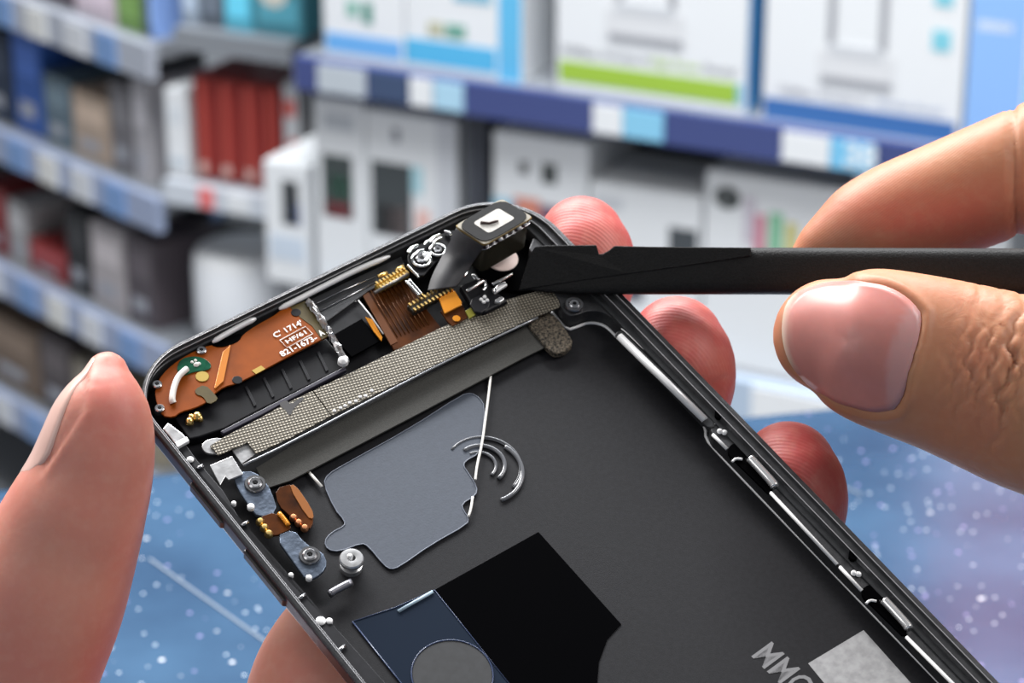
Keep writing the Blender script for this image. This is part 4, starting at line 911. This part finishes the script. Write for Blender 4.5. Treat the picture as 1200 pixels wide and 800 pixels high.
# knuckle creases of the thumb and the finger crease
crease = np.zeros(len(co))
for cx_, w_, amp in ((1106, 2.5, .10), (1117, 3, .14), (1127, 2.5, .16), (1136, 3, .22), (1147, 2.5, .18), (1157, 3, .2), (1166, 2.5, .22), (1182, 4, .6), (1193, 3, .3), (1206, 3, .25)):
    line = cx_-(py-430)*.18+5*np.sin(py*.09+cx_)+3*np.sin(py*.21+2*cx_)
    g = np.exp(-((px-line)/w_)**2)*np.exp(-((py-430)/75.)**2)*front*facing; disp -= g*amp*1.3
crease += (smoothstep(px, 1085, 1130)*front*.9)
g = np.exp(-((px-(1190+(py-200)*.04))/3.5)**2)*(~front); disp -= g*.45
g = np.exp(-((px-(1183+(py-200)*.04))/2.5)**2)*(~front)*.2; disp -= g
co2 = co+no*(disp*.001)[:, None]
flush = np.where(front, .10+.12*np.exp(-((px-1140)/60)**2), .8*np.exp(-(((px-1085)/130)**2+((py-258)/46)**2))+.12)
ridgew = np.where(front, 0.0, .05*smoothstep(-px, -1170, -1120)); ridge = (px*.75+py*1.0)*1.9
crease = np.where(front, crease*.8+.35, .4)
tree_src = co2.copy()
me.vertices.foreach_set('co', co2.ravel()); me.update()
bvhR = BVHTree.FromPolygons([Vector(c) for c in co], [tuple(p.vertices) for p in me.polygons])
right_hand = finish_hand('hand', me, co2, org, SK_R, 'right hand pinching the black pry tool between thumb and forefinger', flush, ridge, ridgew, crease)
def nail_mesh(name, px_out, cx, cy, bvh, org, lift, dome, m, parent, scale=1.0, rings=12, seg=64):
    bm = bmesh.new(); R = []
    for i in range(rings+1):
        row = []
        for k in range(seg):
            a = -math.pi+2*math.pi*k/seg; rr = float(outline_r(px_out, cx, cy, np.array([a]))[0])*scale*i/rings
            d = ray(cx+rr*math.cos(a), cy+rr*math.sin(a)); h = bvh.ray_cast(CAMP, d.normalized())
            if h[0] is None: h = bvh.find_nearest(at(cx+rr*math.cos(a), cy+rr*math.sin(a), .304*DS))
            p = h[0]; nn = h[1]
            if nn.dot(d) > 0: nn = -nn
            f = i/rings
            row.append(p+nn*(lift+dome*(1-f**2.5))*.001-Vector(org))
            if i == 0: break
        R.append(row)
    V = [[bm.verts.new(p) for p in row] for row in R]
    for k in range(seg): bm.faces.new((V[0][0], V[1][k], V[1][(k+1) % seg]))
    for A, B in zip(V[1:], V[2:]):
        for k in range(seg): bm.faces.new((A[k], B[k], B[(k+1) % seg], A[(k+1) % seg]))
    for _ in range(20): bmesh.ops.smooth_vert(bm, verts=[v for row in V[:-1] for v in row], factor=.5, use_axis_x=True, use_axis_y=True, use_axis_z=True)
    o = obj(name, bm_mesh(bm, name), m, parent, True); md = o.modifiers.new('s', 'SOLIDIFY'); md.thickness = .0003; md.offset = -1; return o
nl = nail_mesh('nail', nail_px, ncx, ncy, bvhR, org, .05, .16, M_nail, right_hand, .96)
nco = np.array([v.co for v in nl.data.vertices])+np.array(org); nx, ny, _ = proj(nco)
bx = 1075-(ny-400)*.19   # root line
lun = 1-smoothstep(bx-nx+.0035*(ny-420)**2, 26, 34)
tipw = 1-smoothstep(nx-(914+.004*(ny-388)**2), 4, 12)
tone = np.clip(lun*.38, 0, 1)
for nm_, arr_ in (('lunula', tone), ('tip', tipw)):
    a_ = nl.data.attributes.new(nm_, 'FLOAT', 'POINT'); a_.data.foreach_set('value', arr_.astype(np.float32))

# left hand: thumb on the near side wall, three fingertips round the far side wall, palm behind
def pl(px_, py_, z, r): return (phw(px_, py_, z), r*.001)
def ll(x, y, z, r): return (lw(x, y, z), r*.001)
ndir = (PH.to_3x3()@Vector((0, 0, 1))).normalized()
mcp = [(14, -52, -25), (16, -68, -28), (16, -84, -28), (14, -98, -25)]
tipsL = [((684, 284), -6.6, 6.5, 'i'), ((795, 406), -6.6, 6.9, 'm'), ((926, 553), -6.8, 6.7, 'r')]
lL = [
    {'n': [nd(126, 436, .2975, 26), nd(125, 452, .297, 41), nd(122, 480, .2965, 57), nd(116, 520, .2965, 67), nd(106, 560, .297, 74), nd(90, 600, .2975, 83), nd(70, 650, .2985, 91), nd(50, 705, .299, 96), nd(25, 770, .300, 97), nd(0, 850, .302, 98), nd(40, 1000, .31, 120), nd(150, 1150, .32, 140)], 'flat': .95, 'dir': AF},
]
for (tp, tz, r, _), mc in zip(tipsL, mcp):
    c = ph(tp[0], tp[1], tz); x, y = c.x, c.y
    lL.append({'n': [pl(tp[0]-2, tp[1]-4, tz, r*.86), pl(tp[0]+1, tp[1]+12, tz-.4, r*.98), pl(tp[0]-1, tp[1]+40, tz-2.0, r*1.04), pl(tp[0]-18, tp[1]+80, tz-5.5, r*1.06), ll(x-20, y-13, tz-12, r*1.1), ll((x-20+mc[0])/2, (y-13+mc[1])/2, tz-17, r*1.15), ll(mc[0], mc[1], mc[2], r*1.35)]})
lL.append({'n': [ll(46, -88, -16, 5.2), ll(36, -92, -19, 5.8), ll(24, -96, -23, 6.5), ll(14, -98, -25, 8)]})
# palm
lL.append({'n': [ll(16, -56, -27, 9), ll(12, -72, -30, 11), ll(6, -92, -28, 13), ll(0, -112, -26, 14), ll(-8, -130, -26, 14)]})
lL.append({'n': [ll(16, -84, -29, 11), ll(10, -100, -30, 13), ll(0, -118, -28, 14), ll(-8, -135, -28, 16)]})
lL.append({'n': [pl(455, 730, -17, 9.0), pl(425, 775, -17, 11), pl(412, 830, -19, 12.5), pl(420, 920, -24, 14)]})
lL.append({'n': [nd(150, 1150, .32, 140), nd(240, 1100, .33, 130), (lw(-6, -115, -27), .014)]})
lL.append({'n': [nd(150, 1150, .32, 150), nd(130, 1320, .315, 180), nd(60, 1600, .285, 190)], 'flat': .8, 'dir': AF})
orgL = at(200, 900, .31)
me, co, no, axes = build_hand(lL, orgL, SK_L, '', 8)
px, py, dz = proj(co)
isthumb = (px < 185) & (py < 900)
flush = np.zeros(len(co)); ridge = np.zeros(len(co)); rw = np.zeros(len(co))
Cc = co
for (tp, tz, r, _) in tipsL:
    c = np.array(phw(tp[0], tp[1], tz)); d = np.linalg.norm(co-c, axis=1)
    flush = np.maximum(flush, .9*np.exp(-(d/.018)**2))
    q = np.array(lw(*(ph(tp[0], tp[1], tz)+Vector((-9, -6, 3))))); dd = np.linalg.norm(co-q, axis=1)
    wgt = np.exp(-(d/.011)**4); ridge = np.where(wgt > .05, dd*1000*2*math.pi/.5, ridge); rw = np.maximum(rw, .075*wgt)
flush = np.maximum(flush, np.where(isthumb, .20+.25*np.exp(-(((px-135)/45)**2+((py-470)/70)**2)), .1))
crease = np.where(isthumb, .3, .3)
disp = np.zeros(len(co))
# flattened nail side of the thumb with its fold
ax = np.array([[p.x, p.y, p.z] for p, r in axes[0]]); 
fx = 108-(np.clip(py, 405, 560)-405)*.10-np.clip(py-480, 0, 80)*.55
g = np.exp(-((px-fx-4)/5.)**2)*smoothstep(py, 400, 430)*(1-smoothstep(py, 545, 575))*isthumb*(dz < .298*DS); disp += g*.2
g = np.exp(-((px-fx+5)/5.)**2)*smoothstep(py, 405, 430)*(1-smoothstep(py, 540, 565))*isthumb*(dz < .298*DS); disp -= g*.2
co2 = co+no*(disp*.001)[:, None]
bvhL = BVHTree.FromPolygons([Vector(c) for c in co2], [tuple(p.vertices) for p in me.polygons])
left_hand = finish_hand('hand', me, co2, orgL, SK_L, 'left hand gripping the opened phone by its edges with thumb and fingertips', flush, ridge, rw, crease)
def thumb_nail():
    bm = bmesh.new(); rows = []
    for i in range(17):
        s = i/16; cy_ = 412+(556-412)*s; cx_ = 126 if cy_ < 480 else 126-(cy_-480)*.21; o_ = at(cx_, cy_+4, .2968*DS)
        row = []; wspan = math.radians(62)*math.sqrt(max(.12, 1-(2*s-1)**6))
        for k in range(13):
            a = (k/12-.5)*2*wspan+math.radians(12)
            d = (-AX*math.cos(a)-AF*math.sin(-a)*1.0-AD*.30*(1-s)).normalized()
            h = bvhL.ray_cast(o_, d)
            p = h[0] if h[0] else o_+d*.006
            f = abs(k/12-.5)*2
            row.append(bm.verts.new(p+d*((.0003*(1-f**3)+.00006)*(1-(2*s-1)**4)+.00002)-Vector(orgL)))
        rows.append(row)
    for A, B in zip(rows, rows[1:]):
        for k in range(12): bm.faces.new((A[k], A[k+1], B[k+1], B[k]))
    bmesh.ops.smooth_vert(bm, verts=bm.verts, factor=.5, use_axis_x=True, use_axis_y=True, use_axis_z=True)
    o = obj('nail', bm_mesh(bm, 'nail'), mat('nail_pale', (0.78, 0.50, 0.43), .3, 0, .06, 200, coat=.3), left_hand, True); md = o.modifiers.new('s', 'SOLIDIFY'); md.thickness = .0003; md.offset = -1
thumb_nail()
